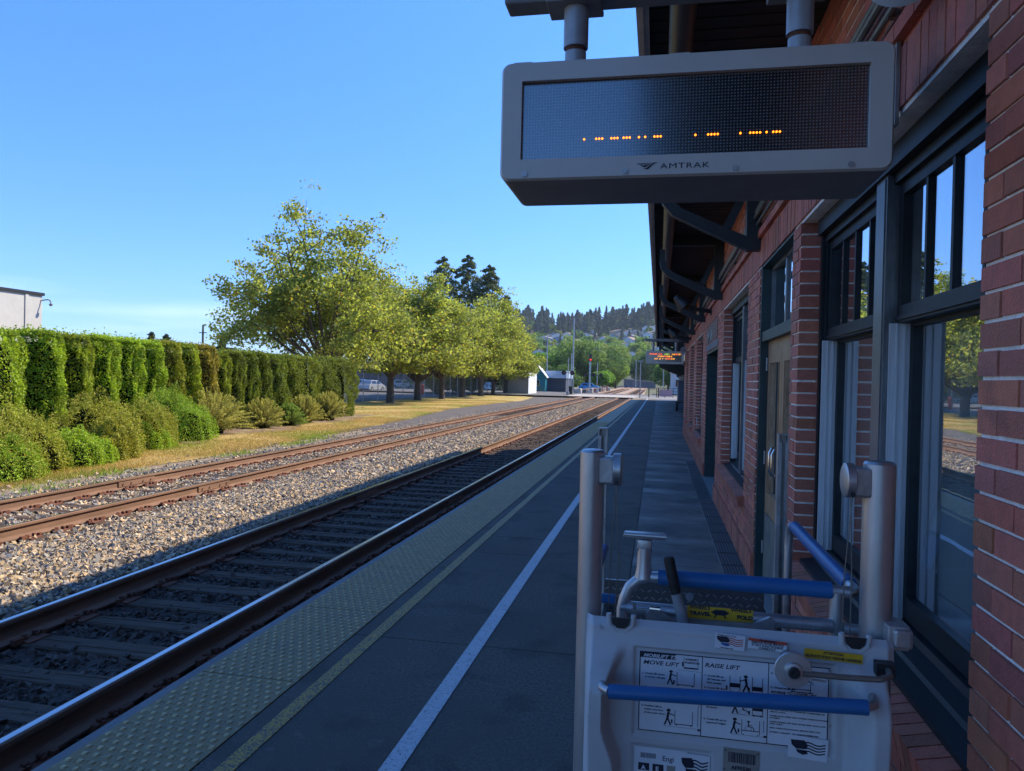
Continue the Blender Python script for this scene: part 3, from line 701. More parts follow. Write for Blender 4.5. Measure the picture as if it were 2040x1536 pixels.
for z in (.25, 1.0, 1.78):
    for k in range(5): h.cyl((xo+.02, y1-t-.004, z+k*.022), (xo+.02, y1-t-.004, z+k*.022+.02), .008, n=8)
h.build('hinge', galv, d)
MB().box(X0-.01, xo+.2, y0, y1, .0, .022).build('threshold', concrete, d)
# door 2: deep recess, bottle green jambs, lintel and plaque
y0, y1, _, z1 = OP['d2']
fr = MB(); fr.box(X0+.012, X0+.34, y1-.05, y1, 0, z1); fr.box(X0+.012, X0+.34, y0, y0+.05, 0, z1); fr.box(X0+.012, X0+.34, y0+.05, y1-.05, z1-.05, z1); fr.box(X0+.28, X0+.34, y0+.05, y1-.05, 0, z1-.05)
d2 = fr.build('door', greenpaint2, B)
MB().box(X0-.004, X0+.11, y0-.02, y1+.02, z1+.0, z1+.10).build('lintel', concrete, d2)
MB().box(X0-.006, X0+.0, y0+.12, y1-.12, z1+.12, 2.64).build('plaque', mat('plaque_paint', (.14, .045, .045), .5, var=.15), d2)
mb = MB(); vs, fs = text('M W', .36, weight=.008)
mb.add([(X0-.012, y1-.15-(v.x*1.6)-.25, z1+.13+v.y*.8) for v in vs], fs); mb.build('plaque_lettering', mat('pale_lettering', (.30, .36, .38), .5), d2)
MB().box(.60, X0+.3, y0-.3, y1+.05, .0, .012).build('threshold', concrete, d2)
# downspout and little meter plate low on the wall
mb = MB(); mb.box(X0-.012, X0-.002, 16.0, 16.25, .75, .95); mb.build('wall_plate', galv, B)
# awning wing beyond the brick block
mb = MB(); mb.prism([(.0, 3.20), (.0, 3.32), (1.97, 2.52), (1.97, 2.38)], 1, 39.5, 72)
awn = empty('platform_shelter', (1.2, 57, 0)); tag(awn, 'low dark shelter roof sloping down away from the tracks past the station', 'shelter')
mb.build('roof', soffitm, awn)
mb = MB()
for y in np.arange(43.5, 72, 1.5): mb.prism([(.02, 3.08), (.02, 3.2), (1.97, 2.38), (1.97, 2.26)], 1, y, y+.09)
mb.build('rafters', bracketm, awn)
for y in (44, 53, 62, 71): MB().cyl((1.9, y, -.004), (1.9, y, 2.3), .06, n=10).build('post', galv, awn)
MB().box(2.0, 2.1, 42.1, 72, 0, 2.6).build('shade_wall', mat('blue_grey_cladding', (.07, .095, .12), .6, var=.1), awn)  # wall added behind the shelter roof to keep the platform in shade
cab = MB(); cab.rbox(1.25, 1.98, 49, 51.2, 0, 1.75, .03); cab.box(1.24, 1.249, 49.1, 50.1, .1, 1.65); cab.box(1.24, 1.249, 50.15, 51.1, .1, 1.65); cab.rbox(1.2, 1.99, 48.95, 51.25, 1.75, 1.82, .01)
tag(cab.build('utility_cabinet', mat('blue_grey_steel', (.09, .12, .16), .5, var=.1)), 'blue grey steel cabinet standing under the shelter beyond the station', 'cabinet')
# baggage cart
ct = empty('baggage_cart', (1.35, 44.5, 0)); tag(ct, 'old baggage cart with four fat dark wheels by the far wall', 'cart')
mb = MB(); mb.box(1.12, 1.85, 43.9, 45.8, .52, .58); mb.box(1.16, 1.22, 43.9, 45.8, .44, .52); mb.box(1.72, 1.78, 43.9, 45.8, .44, .52); mb.cyl((1.5, 44.1, .6), (1.5, 43.6, 1.0), .02, n=8); mb.build('deck', tiew, ct)
for x in (1.08, 1.86):
    for y in (44.2, 45.5):
        q = MB(); q.cyl((x-.05, y, .28), (x+.05, y, .28), .28, n=24); q.cyl((x-.06, y, .28), (x+.06, y, .28), .1, n=12); q.build('wheel', tyre, ct, smooth=True)
# wall lamps (angled floodlights on stub arms)
def floodlamp(y, z, label):
    o = empty('wall_floodlight', (X0, y, z)); tag(o, label, 'lamp', 'black floodlights on the station wall')
    mb = MB(); mb.cyl((X0-.004, y, z), (X0-.36, y, z+.05), .035, n=10); mb.box(X0-.02, X0-.003, y-.06, y+.06, z-.06, z+.06); mb.build('arm', blackm, o)
    M = Matrix.Translation((X0-.46, y, z+.13)) @ Matrix.Rotation(R(-48), 4, 'Y')
    mb = MB(); mb.lathe([(.03, .17), (.055, .16), (.075, .09), (.135, -.02), (.145, -.06), (.138, -.062), (.128, -.03)], 20, 0, M); mb.build('lamp_head', blackm, o, smooth=True)
    mb = MB(); mb.lathe([(.128, -.0), (.0, .001)], 20, 0, M @ Matrix.Translation((0, 0, -.048))); mb.build('lamp_lens', mat('lamp_lens', (.35, .37, .4), .15), o)
floodlamp(12.5, 2.84, 'nearest black floodlight on a stub arm under the eaves')
floodlamp(20.2, 2.84, 'farther black floodlight on a stub arm under the eaves')
#==SIGNS==
# ---------------------------------------------------------------- led signs
ledm = bpy.data.materials.new('led_matrix'); ledm.use_nodes = True; N, K = nodes(ledm); b = N['Principled BSDF']
b.inputs['Roughness'].default_value = .22; b.inputs['Specular IOR Level'].default_value = .9; b.inputs['Coat Weight'].default_value = 1; b.inputs['Coat Roughness'].default_value = .16; b.inputs['Coat IOR'].default_value = 2.1
t = N.new('ShaderNodeTexCoord'); sp = N.new('ShaderNodeSeparateXYZ'); K(t.outputs['Object'], sp.inputs[0]); ds = []
for ax in ('X', 'Z'):
    a = N.new('ShaderNodeMath'); a.operation = 'MULTIPLY'; a.inputs[1].default_value = 1/.0098; K(sp.outputs[ax], a.inputs[0])
    f_ = N.new('ShaderNodeMath'); f_.operation = 'FRACT'; K(a.outputs[0], f_.inputs[0])
    s_ = N.new('ShaderNodeMath'); s_.operation = 'SUBTRACT'; s_.inputs[1].default_value = .5; K(f_.outputs[0], s_.inputs[0])
    p_ = N.new('ShaderNodeMath'); p_.operation = 'MULTIPLY'; K(s_.outputs[0], p_.inputs[0]); K(s_.outputs[0], p_.inputs[1]); ds.append(p_)
ad = N.new('ShaderNodeMath'); K(ds[0].outputs[0], ad.inputs[0]); K(ds[1].outputs[0], ad.inputs[1])
r = N.new('ShaderNodeValToRGB'); r.color_ramp.elements[0].position = .05; r.color_ramp.elements[0].color = (.16, .17, .18, 1); r.color_ramp.elements[1].position = .09; r.color_ramp.elements[1].color = (.006, .007, .009, 1)
K(ad.outputs[0], r.inputs[0]); K(r.outputs[0], b.inputs['Base Color'])
lit = mat('lit_amber_led', (.8, .2, .02), .5, emit=(1, .21, .01), es=2.2)
litr = mat('lit_red_led', (.8, .1, .02), .5, emit=(1, .12, .02), es=1.0)
litg = mat('lit_green_led', (.4, .6, .02), .5, emit=(.45, .8, .03), es=.6)
lity = mat('lit_yellow_led', (.8, .5, .02), .5, emit=(1, .36, .03), es=1.0)
glow = mat('led_glow', (.1, .02, .0), .5, emit=(1, .2, .0), es=.0)
def logo(mb, x, z, y, s, mi=0):      # three swept bands then the word
    def band(p): mb.add([(x+a*s, y, z+b_*s) for a, b_ in p], [tuple(range(len(p)))], mi)
    band([(0, 1.0), (.9, .97), (1.9, 1.0), (2.35, 1.05), (1.5, .86), (.9, .80), (.35, .86)])
    band([(.55, .72), (1.1, .66), (1.7, .78), (2.45, 1.04), (1.75, .6), (1.35, .36), (1.0, .46)])
    band([(1.15, .28), (1.5, .2), (1.85, .5), (2.62, 1.04), (3.35, 1.08), (2.6, .78), (1.95, .1), (1.75, .0), (1.35, .08)])
def led_sign(xa, xb, y, z0, z1, dep, label, near=True):
    o = empty('led_sign', ((xa+xb)/2, y, z0)); tag(o, label, 'sign', 'hanging message signs over the platform')
    body = MB(); r_ = .03; 
    def rr(x0, x1, za, zb, r_, k=5):
        pts = []
        for cx_, cz_, a0 in ((x1-r_, zb-r_, 0), (x0+r_, zb-r_, 90), (x0+r_, za+r_, 180), (x1-r_, za+r_, 270)):
            for i in range(k+1): a = R(a0+90*i/k); pts.append((cx_+r_*math.cos(a), cz_+r_*math.sin(a)))
        return pts
    outer = rr(xa, xb, z0, z1, r_)
    sx0, sx1, sz0, sz1 = xa+.07, xb-.07, z0+.068, z1-.065
    # front frame as a ring with a bevelled edge
    n = len(outer); cxm, czm = (xa+xb)/2, (z0+z1)/2
    inn = [(cxm+(px-cxm)*(1-.012), czm+(pz-czm)*(1-.03)) for px, pz in outer]
    k = n//4
    rect = []
    for i, (px, pz) in enumerate(outer): rect.append((sx1 if px > cxm else sx0, sz1 if pz > czm else sz0))
    vs = [(px, y+.012, pz) for px, pz in outer]+[(px, y, pz) for px, pz in inn]+[(px, y, pz) for px, pz in rect]+[(px, y+.02, pz) for px, pz in rect]
    fs = []
    for i in range(n):
        j = (i+1) % n; fs += [(i, j, n+j, n+i), (n+i, n+j, 2*n+j, 2*n+i), (2*n+i, 2*n+j, 3*n+j, 3*n+i)]
    body.add(vs, fs); body.build('front_frame', signgrey, o, recalc=True)
    case = MB(); case.add([(px, y+.012, pz) for px, pz in outer]+[(px, y+dep, pz) for px, pz in outer], [(i, (i+1) % n, n+(i+1) % n, n+i) for i in range(n)]+[tuple(range(n, 2*n))]); case.build('casing', signdark, o, smooth=True)
    MB().add([(sx0, y+.0195, sz0), (sx1, y+.0195, sz0), (sx1, y+.0195, sz1), (sx0, y+.0195, sz1)], [(0, 1, 2, 3)]).build('screen', ledm, o)
    lw = MB(); logo(lw, xa+.447, z0+.022, y-.0012, .0205); put_text(lw, 'AMTRAK', xa+.522, z0+.0235, y-.0012, .0245, weight=0, sx=1.45, spacing=1.12); lw.build('logo_print', ink, o)
    sc_ = MB()
    for f_ in (.07, .34, .622, .9): 
        x = xa+(xb-xa)*f_; sc_.cyl((x, y+.001, z0+.019), (x, y-.004, z0+.019), .0095, n=14); sc_.cyl((x, y-.004, z0+.019), (x, y-.0045, z0+.019), .005, n=10)
    sc_.build('bolts', galv, o)
    t_ = MB()
    for f_ in (.06, .48, .93): x = xa+(xb-xa)*f_; t_.box(x-.035, x+.025, y+.02, y+.06, z1, z1+.006)
    t_.build('latches', signgrey, o)
    # hangers
    yh = y+.2
    for i, x in enumerate((xa+.22, xb-.245)):
        h = MB(); h.cyl((x, yh, z1-.01), (x, yh, z1+.045), .040, n=20); h.cyl((x, yh, z1+.045), (x, yh, z1+.055), .034, n=20, mi=1); h.cyl((x, yh, z1+.055), (x, yh, z1+.105), .037, n=20); h.cyl((x, yh, z1+.105), (x, yh, z1+.12), .033, n=20, mi=1); h.cyl((x, yh, z1+.12), (x, yh, 2.975), .043, n=20)
        h.build('hanger', [pipegrey, rust2], o, smooth=True)
    bm_ = MB(); bm_.rbox(xa-.03, X0+.02, yh-.05, yh+.05, 2.975, 3.06, .008)
    for x in (xa+.22, xb-.245): bm_.rbox(x-.10, x+.09, yh-.07, yh+.07, 2.962, 2.98, .004)
    bm_.build('support_beam', signdark, o)
    return o, (sx0, sx1, sz0, sz1)
s1, (a0, a1, b0, b1) = led_sign(-.535, .675, 2.4, 2.315, 2.705, .36, 'nearest grey hanging message sign with a mostly blank dotted screen')
# lit dots: one row, as in the photograph
def px2x(p): return a0+(p-1043)/(1731-1043)*(a1-a0)
zl = b0+.062; mb = MB(); P_ = .0098
def dots(px, n):
    i0 = math.floor(px2x(px)/P_)
    cx0 = ORG[s1.name].x
    for i in range(n):
        x = (math.floor((px2x(px)-cx0)/P_)+.5+i)*P_+cx0; z = (math.floor((zl-ORG[s1.name].z)/P_)+.5)*P_+ORG[s1.name].z
        mb.cyl((x, 2.4185, z), (x, 2.4170, z), .0033, n=8)
for px, n in ((1177, 1), (1202, 3), (1235, 3), (1258, 3), (1287, 1), (1305, 1), (1319, 3), (1405, 1), (1425, 1), (1435, 1), (1443, 2), (1492, 1), (1512, 4), (1540, 1), (1556, 3)): dots(px, n)
mb.build('lit_dots', lit, s1)
s2, (a0, a1, b0, b1) = led_sign(-.42, .76, 24.0, 2.25, 2.66, .36, 'distant grey hanging message sign showing lines of red and yellow text')
q = random.Random(5); mb = MB()
for z, xs0, xs1, pick in ((b1-.055, a0+.04, a1-.03, [1, 1, 1, 1, 2, 2, 2, 3, 1, 3]), (b1-.125, a0+.3, a1-.3, [3, 0, 1, 3, 0]), (b1-.2, a0+.2, a1-.22, [3, 3, 0, 1, 0])):
    x = xs0; L_ = xs1-xs0
    while x < xs1:
        mi = pick[min(len(pick)-1, int((x-xs0)/L_*len(pick)))]; w_ = .027
        if q.random() < .82:
            pat = [q.random() < .62 for _ in range(15)]
            for k, on in enumerate(pat):
                if on: cx_ = x+(k % 3)*.009; cz_ = z+(k//3)*.0098; mb.box(cx_, cx_+.0075, 24.0175, 24.019, cz_, cz_+.008, mi)
        x += w_+.008
mb.build('lit_text', [lity, litr, litg, lity], s2)
def horn(x, y, z, label, rz):
    o = empty('horn_speaker', (x, y, z)); tag(o, label, 'loudspeaker', 'horn loudspeakers on the station wall')
    M = Matrix.Translation((x, y, z)) @ Matrix.Rotation(rz, 4, 'Z') @ Matrix.Rotation(R(90), 4, 'X')
    m_ = mat('speaker_plastic', (.42, .44, .46), .4, var=.05)
    mb = MB(); mb.lathe([(.03, -.16), (.05, -.15), (.055, -.07), (.07, -.05), (.12, .0), (.135, .02), (.13, .03), (.11, .0), (.05, -.04), (.03, -.05)], 28, 0, M); mb.build('horn', m_, o, smooth=True)
    mb = MB(); mb.lathe([(.03, -.05), (.035, -.01), (.0, .0)], 16, 0, M); mb.build('centre_cone', signdark, o, smooth=True)
    mb = MB(); mb.tube([M @ Vector((0, 0, -.12)), Vector((x+.1, y+.1, z)), Vector((X0, y+.12, z+.01))], .014, n=8); mb.box(X0-.02, X0-.002, y+.06, y+.18, z-.05, z+.07); mb.build('mounting_arm', galv, o)
    return o
horn(.70, 2.42, 2.955, 'pale grey horn loudspeaker seen from below at the top right corner', R(150))
horn(.78, 23.7, 2.68, 'pale horn loudspeaker facing the viewer beside the distant message sign', R(0))
mb = MB(); mb.box(X0-.018, X0-.004, 2.86, 2.90, 2.60, 2.90)
for z in (2.65, 2.72, 2.79): mb.box(X0-.0195, X0-.018, 2.87, 2.89, z, z+.02, 1)
tag(mb.build('slotted_bracket', [galv, blackm]), 'short slotted steel strip fixed to the brick beside the near sign', 'bracket')
#==LIFT==
# ---------------------------------------------------------------- wheelchair lift
LF = empty('wheelchair_lift', (.2, 2.6, 0)); tag(LF, 'portable wheelchair lift of grey plastic and aluminium posts with blue padded bars', 'wheelchair lift')
def arc(c, r, a0, a1, n, f): return [f(c[0]+r*math.cos(R(a0+(a1-a0)*i/n)), c[1]+r*math.sin(R(a0+(a1-a0)*i/n))) for i in range(n+1)]
for xp, ztop, sg in ((-.182, 1.462, 1), (.590, 1.462, -1)):
    p = MB(); r_ = .0355 if sg > 0 else .041
    p.lathe([(r_, .05), (r_, ztop-.008), (r_-.006, ztop-.001), (r_-.010, ztop), (0, ztop+.003)], 36, 0, Matrix.Translation((xp, 2.15, 0)))
    po = p.build('front_post', alu, LF, smooth=True)
    s = MB(); c_ = xp+sg*(r_+.018)
    s.rbox(min(xp+sg*r_*.5, c_+sg*.012), max(xp+sg*r_*.5, c_+sg*.012), 2.118, 2.182, ztop-.098, ztop-.018, .008)
    s.build('pulley_block', aluR, po)
    s = MB(); s.lathe([(.040, -.014), (.047, -.010), (.047, .010), (.040, .014)], 32, 0, Matrix.Translation((c_+sg*.018, 2.15, ztop-.055)) @ Matrix.Rotation(R(90), 4, 'Y')); s.build('pulley_cover', alu, po, smooth=True)
    s = MB(); s.cyl((c_+sg*.018, 2.10, ztop-.088), (c_+sg*.018, 2.108, ztop-.088), .007, n=12); s.build('cable_eye', blackm, po)
    w_ = MB()
    for k in range(12): w_.rbox(xp+sg*r_*.42, xp+sg*r_*.42+sg*.006 if sg > 0 else xp+sg*r_*.42+.006, 2.112, 2.12, ztop-.095+k*.0068, ztop-.091+k*.0068, .0015, seg=1)
    w_.build('weld_bead', aluR, po)
    c2 = MB(); c2.tube([(c_+sg*.018, 2.105, ztop-.09), (c_+sg*(.03 if sg > 0 else .03), 2.12, 1.15), (c_+sg*.035-(.02 if sg > 0 else -.01), 2.15, .9)], .0016, n=6)
    c2.tube([(c_+sg*.018, 2.125, ztop-.09), (c_+sg*.004, 2.15, 1.15), (c_+sg*.0, 2.17, .9)], .0016, n=6); c2.build('cable', conduitm, po)
for xp in (-.235, .52):
    s = MB(); w_ = .0205
    s.box(xp-w_, xp-w_+.005, 3.27, 3.31, .05, 1.45); s.box(xp+w_-.005, xp+w_, 3.27, 3.31, .05, 1.45); s.box(xp-w_+.005, xp+w_-.005, 3.305, 3.31, .05, 1.45); s.box(xp-w_+.005, xp-.006, 3.27, 3.274, .05, 1.42); s.box(xp+.008, xp+w_-.005, 3.27, 3.274, .05, 1.42); s.box(xp-w_, xp+w_, 3.268, 3.312, 1.45, 1.456)
    s.build('rear_channel', aluR, LF)
s = MB(); s.rbox(.612, .66, 2.065, 2.125, .985, 1.035, .008, M=None); s.rbox(.60, .655, 2.075, 2.16, .978, 1.042, .005); s.build('side_socket', aluR, LF)
# moulded housing: height field front
def housing():
    xs = np.linspace(-.180, .612, 200); zs_ = np.concatenate([np.linspace(.15, .56, 30), np.linspace(.565, 1.006, 130)]); V = []; 
    def ss(a, b, x): t = min(1, max(0, (x-a)/(b-a))); return t*t*(3-2*t)
    lx0, lx1, lz0, lz1 = -.038, .458, .682, .903
    for zt in zs_:
        z = zt-.03
        for x in xs:
            top = ss(.985, .955, z)                      # rounded top edge
            f = 2.075-.030*top
            u = ss(.955, .90, z); f -= .012*u
            # cheeks swelling out to carry the bar
            mid = ss(.93, .80, z)*(.55+.45*ss(.45, .78, z)); 
            wl = -.098-.030*ss(.92, .79, z)+.030*ss(.72, .6, z)
            ch = ss(wl+.018+.02*(1-mid), wl, x)*ss(-.180, -.162, x)
            wr = .528+.018*ss(.92, .79, z)
            cr = ss(wr-.06, wr, x)*ss(.612, .575, x)
            f -= .085*mid*max(ch, cr)
            # side shoulder step on the right below the top slab
            if z < .905: f += .05*ss(.585, .597, x)
            # panel recess
            d = min(ss(lx0-.012, lx0-.004, x), ss(lx1+.012, lx1+.004, x), ss(lz0-.012, lz0-.004, z), ss(lz1+.012, lz1+.004, z)); f += .007*d
            d = min(ss(-.05, -.043, x), ss(.165, .158, x), ss(.55, .557, z), ss(.651, .645, z)); f += .005*d
            # edge rounding
            e = min(x+.180, .612-x); f += .02*(1-ss(0, .02, e))
            V.append((x, f, zt))
    nx, nzz = len(xs), len(zs_); Fc = [(j*nx+i, j*nx+i+1, (j+1)*nx+i+1, (j+1)*nx+i) for j in range(nzz-1) for i in range(nx-1)]
    mb = MB(); mb.add(V, Fc)
    o = len(mb.v); n0 = (nzz-1)*nx
    back = [(x, 2.20, z) for z in (.12, .985) for x in (-.180, .612)]
    mb.add([V[n0+i] for i in range(nx)]+[(x, 2.085, 1.0) for x in xs], [(i, i+1, nx+i+1, nx+i) for i in range(nx-1)])
    mb.add([V[j*nx] for j in range(nzz)]+[(-.180, 2.085, min(z, 1.0)) for z in zs_], [(i+1, i, nzz+i, nzz+i+1) for i in range(nzz-1)])
    mb.add([V[j*nx+nx-1] for j in range(nzz)]+[(.612, 2.085, min(z, 1.0)) for z in zs_], [(i, i+1, nzz+i+1, nzz+i) for i in range(nzz-1)])
    mb.add([(-.180, 2.19, .15), (.612, 2.19, .15), (.612, 2.085, 1.0), (-.180, 2.085, 1.0)], [(0, 1, 2, 3)])
    return mb.build('housing', polyg, LF, smooth=True, angle=50)
H = housing(); YF = 2.033          # front plane of the housing
# carved notches on the top edge with lips
for xn in (-.085, .515):
    s = MB(); pts = [(xn+a, b+.03) for a, b in ((-.034, .992), (-.030, .962), (-.014, .946), (.014, .946), (.030, .962), (.034, .992))]
    s.tube([(a, 2.05, b) for a, b in pts], .0075, n=8); s.build('notch_lip', polyg, H, smooth=True)
    s = MB(); s.prism([(xn+a, b+.03) for a, b in ((-.026, .984), (-.022, .966), (-.010, .955), (.010, .955), (.022, .966), (.026, .984))], 1, 2.0415, 2.046); s.build('notch_hole', blackm, H)
# front padded bar
s = MB(); s.cyl((-.108, 1.925, .858), (.516, 1.925, .884), .0185, n=24); s.build('front_padded_bar', bluef, LF, smooth=True)
s = MB(); s.tube([(-.135, 1.99, .857), (-.122, 1.94, .857), (-.105, 1.925, .858)], .012, n=12); s.build('bar_end', alu, LF, smooth=True)
s = MB(); s.tube([(.545, 1.99, .885), (.533, 1.94, .885), (.512, 1.925, .884)], .012, n=12); s.build('bar_end', alu, LF, smooth=True)
# top rails
s = MB(); YT = 2.25
path = [(-.092, YT, .86), (-.092, YT, .975), (-.085, YT, 1.01), (-.07, YT, 1.045), (-.045, YT, 1.068), (-.015, YT, 1.078), (.05, YT, 1.08), (.50, YT, 1.078), (.545, YT, 1.076), (.563, YT+.02, 1.076), (.566, YT+.05, 1.077), (.553, 2.8, 1.09), (.545, 3.12, 1.098), (.543, 3.17, 1.09), (.541, 3.2, 1.06), (.54, 3.205, 1.0), (.54, 3.205, .2)]
s.tube(path, .0165, n=16); s.cyl((.512, YT, .86), (.512, YT, 1.075), .019, n=16); s.build('hand_rail', alu, LF, smooth=True)
s = MB(); s.cyl((.012, YT, 1.0797), (.498, YT, 1.078), .0235, n=20); s.build('top_padding', bluef, LF, smooth=True)
s = MB(); s.tube([(.5655, 2.33, 1.0775), (.553, 2.8, 1.09), (.546, 3.11, 1.0975)], .0225, n=20); s.build('side_padding', bluef, LF, smooth=True)
s = MB(); s.cyl((-.215, 2.3, .955), (-.205, 3.1, .965), .018, n=14); s.build('left_side_padding', bluef, LF, smooth=True)
s = MB(); s.rbox(-.17, -.115, 2.36, 2.372, .955, .985, .004); s.build('left_pad_end', bluef, LF)
# T handle
s = MB(); s.tube([(-.030, YT, 1.075), (-.030, YT, 1.105), (-.029, YT, 1.165)], [.027, .0215, .0205], n=18); s.cyl((-.052, YT, 1.165), (-.005, YT, 1.165), .007, n=8); s.rbox(-.05, -.008, YT-.012, YT+.012, 1.155, 1.19, .004)
s.rbox(-.092, .034, YT-.03, YT+.03, 1.195, 1.208, .006); s.cyl((-.09, YT-.026, 1.207), (.034, YT-.026, 1.205), .0065, n=10); s.build('t_handle', alu, LF, smooth=True)
# lower cross tube with shift lever and label
s = MB(); s.tube([(-.075, 2.24, .985), (-.02, 2.24, .985), (.50, 2.24, .980)], .0195, n=18); s.cyl((-.095, 2.24, .985), (-.07, 2.24, .985), .012, n=12); s.cyl((.53, 2.24, .975), (.57, 2.24, .973), .016, n=14)
s.build('cross_tube', alu, LF, smooth=True)
s = MB(); s.prism([(-.02, .985), (.0, 1.002), (.06, .975), (.28, .980), (.325, 1.002), (.34, .99), (.325, .94), (-.02, .94)], 1, 2.195, 2.21); s.build('lever_bracket', aluR, LF)
s = MB(); s.cyl((.088, 2.185, .97), (.063, 2.185, 1.055), .0165, .0145, n=16); s.build('shift_lever', mat('grey_lever_paint', (.25, .26, .27), .5, var=.15), LF, smooth=True)
s = MB(); M = Matrix.Translation((.0635, 2.185, 1.052)) @ Matrix.Rotation(R(-12.5), 4, 'Y'); s.lathe([(.0, -.005), (.0145, 0), (.0155, .01), (.0155, .1), (.013, .108), (0, .110)], 18, 0, M); s.build('lever_grip', blackr, LF, smooth=True)
def plate(name, x0, x1, z0, z1, y, m, parent, tilt=0, th=.0012):
    s = MB(); M = Matrix.Translation(((x0+x1)/2, y, (z0+z1)/2)) @ Matrix.Rotation(R(tilt), 4, 'Y'); w_, h_ = (x1-x0)/2, (z1-z0)/2
    s.box(-w_, w_, -th, 0, -h_, h_, 0, None, M); return s.build(name, m, parent), M
l, M = plate('travel_label', .098, .282, .976, 1.012, 2.2185, yellowl, LF)
s = MB(); put_text(s, 'WHEELS', -.085, .010, -.002, .014, M=M, weight=.0006, sx=1.1); put_text(s, 'WHEELS', .030, .010, -.002, .014, M=M, weight=.0006, sx=1.1); put_text(s, 'TRAVEL', -.085, -.008, -.002, .015, M=M, weight=.0009, sx=1.15); put_text(s, 'FOLD', .048, -.010, -.002, .015, M=M, weight=.0009, sx=1.15)
def wedge(s, pts, y=-.002, mi=0): s.add([M @ Vector((a, y, b_)) for a, b_ in pts], [tuple(range(len(pts)))], mi)
wedge(s, [(-.025, .004), (-.012, .012), (.014, .012), (.027, .004), (.014, -.004), (.020, -.012), (.014, -.012), (.010, -.004), (-.008, -.004), (-.012, -.012), (-.018, -.012), (-.012, -.004)])
s.build('label_print', ink, l)
# pin at the top edge
s = MB(); s.cyl((-.05, 2.16, 1.012), (.02, 2.16, 1.01), .0035, n=8); s.cyl((-.01, 2.16, 1.012), (.02, 2.16, 1.011), .0065, n=10); s.cyl((-.052, 2.16, 1.005), (-.052, 2.16, 1.022), .005, n=8); s.build('latch_pin', chrome, LF, smooth=True)
# bridge plate of tread steel at the far end
tread = MB(); tread.box(-.20, .435, 3.10, 3.115, .18, .835)
tb = tread.build('bridge_plate', mat('dark_tread_plate', (.13, .135, .14), .35, .6, var=.2, vscale=9), LF)
s = MB()
for i in range(22):
    for j in range(21):
        cx_, cz_ = -.19+i*.029+(.0145 if j % 2 else 0), .2+j*.03; a = R(35 if (i+j) % 2 else -35)
        if cx_ > .42: continue
        M = Matrix.Translation((cx_, 3.0985, cz_)) @ Matrix.Rotation(a, 4, 'Y'); s.box(-.009, .009, -.0012, .0012, -.0018, .0018, 0, None, M)
s.build('tread_pattern', galv, tb, recalc=False)
s = MB(); s.cyl((.145, 3.10, .79), (.145, 3.094, .79), .016, n=20); s.cyl((.145, 3.094, .79), (.145, 3.093, .79), .006, n=12); s.build('plate_bolt', galv, tb)
s = MB(); s.box(-.20, .56, 2.25, 3.3, .12, .17); s.box(-.215, -.2, 2.2, 3.3, .12, .30); s.box(.56, .575, 2.2, 3.3, .12, .30); s.build('deck', aluR, LF)
s = MB(); s.box(-.20, -.182, 2.2, 3.28, .70, .73); s.box(-.2, -.185, 2.6, 2.64, .2, .9); s.build('left_side_frame', blackm, LF)
s = MB()
for x in (-.15, .53):
    for y in (2.35, 3.15): s.cyl((x-.02, y, .06), (x+.02, y, .06), .06, n=20)
s.build('castors', blackr, LF, smooth=True)
# crank
s = MB(); M = Matrix.Translation((.343, 1.925, .957)) @ Matrix.Rotation(R(90), 4, 'X')
s.lathe([(.0, -.008), (.043, -.008), (.0445, -.005), (.0445, -.001), (.043, .001), (.022, .002), (.020, .010), (.012, .012), (0, .012)], 40, 0, M); s.cyl((.343, 1.93, .957), (.343, 2.05, .957), .014, n=16)
cr = s.build('crank_disc', alu, LF, smooth=True)
s = MB(); M2 = Matrix.Translation((.343, 1.912, .957)) @ Matrix.Rotation(R(90), 4, 'X'); s.lathe([(.012, 0), (.0145, .004), (.012, .008), (.007, .008), (.007, .004), (0, .003)], 18, 0, M2); s.build('crank_nut', blackm, cr, smooth=True)
s = MB(); s.tube([(.36, 1.925, .952), (.46, 1.93, .950), (.545, 1.935, .951), (.575, 1.96, .952), (.59, 2.05, .952)], .0075, n=10); s.build('crank_arm', conduitm, LF, smooth=True)
s = MB(); s.tube([(.39, 1.985, .945), (.39, 1.98, .929), (.40, 1.98, .919), (.43, 1.98, .917), (.44, 1.98, .927), (.44, 1.985, .945)], .003, n=8); s.build('crank_clip', galv, LF, smooth=True)
s = MB(); s.box(.555, .600, 2.0, 2.03, .935, .967); s.build('crank_slot', blackm, H)
# ------------- labels on the housing
yl = 2.0385
LB, M = plate('instruction_label', -.034, .454, .716, .931, yl, white, LF); M = M @ Matrix.Diagonal((1, 1, .797, 1))
s = MB(); Y_ = -.0016
def W(p, y=Y_): return M @ Vector((p[0], y, p[1]))
def quad(x0, x1, z0, z1, mi=0, y=Y_): s.add([W((x0, z0), y), W((x1, z0), y), W((x1, z1), y), W((x0, z1), y)], [(0, 1, 2, 3)], mi)
def line(a, b_, w_=.0012, mi=0, y=Y_):
    d = Vector((b_[0]-a[0], b_[1]-a[1])); 
    if d.length < 1e-6: return
    d.normalize(); nn = Vector((-d.y, d.x))*w_/2
    s.add([W((a[0]+nn.x, a[1]+nn.y), y), W((b_[0]+nn.x, b_[1]+nn.y), y), W((b_[0]-nn.x, b_[1]-nn.y), y), W((a[0]-nn.x, a[1]-nn.y), y)], [(0, 1, 2, 3)], mi)
def disc(c, r_, mi=0, y=Y_, n=14): s.add([W((c[0]+r_*math.cos(2*math.pi*i/n), c[1]+r_*math.sin(2*math.pi*i/n)), y) for i in range(n)], [tuple(range(n))], mi)
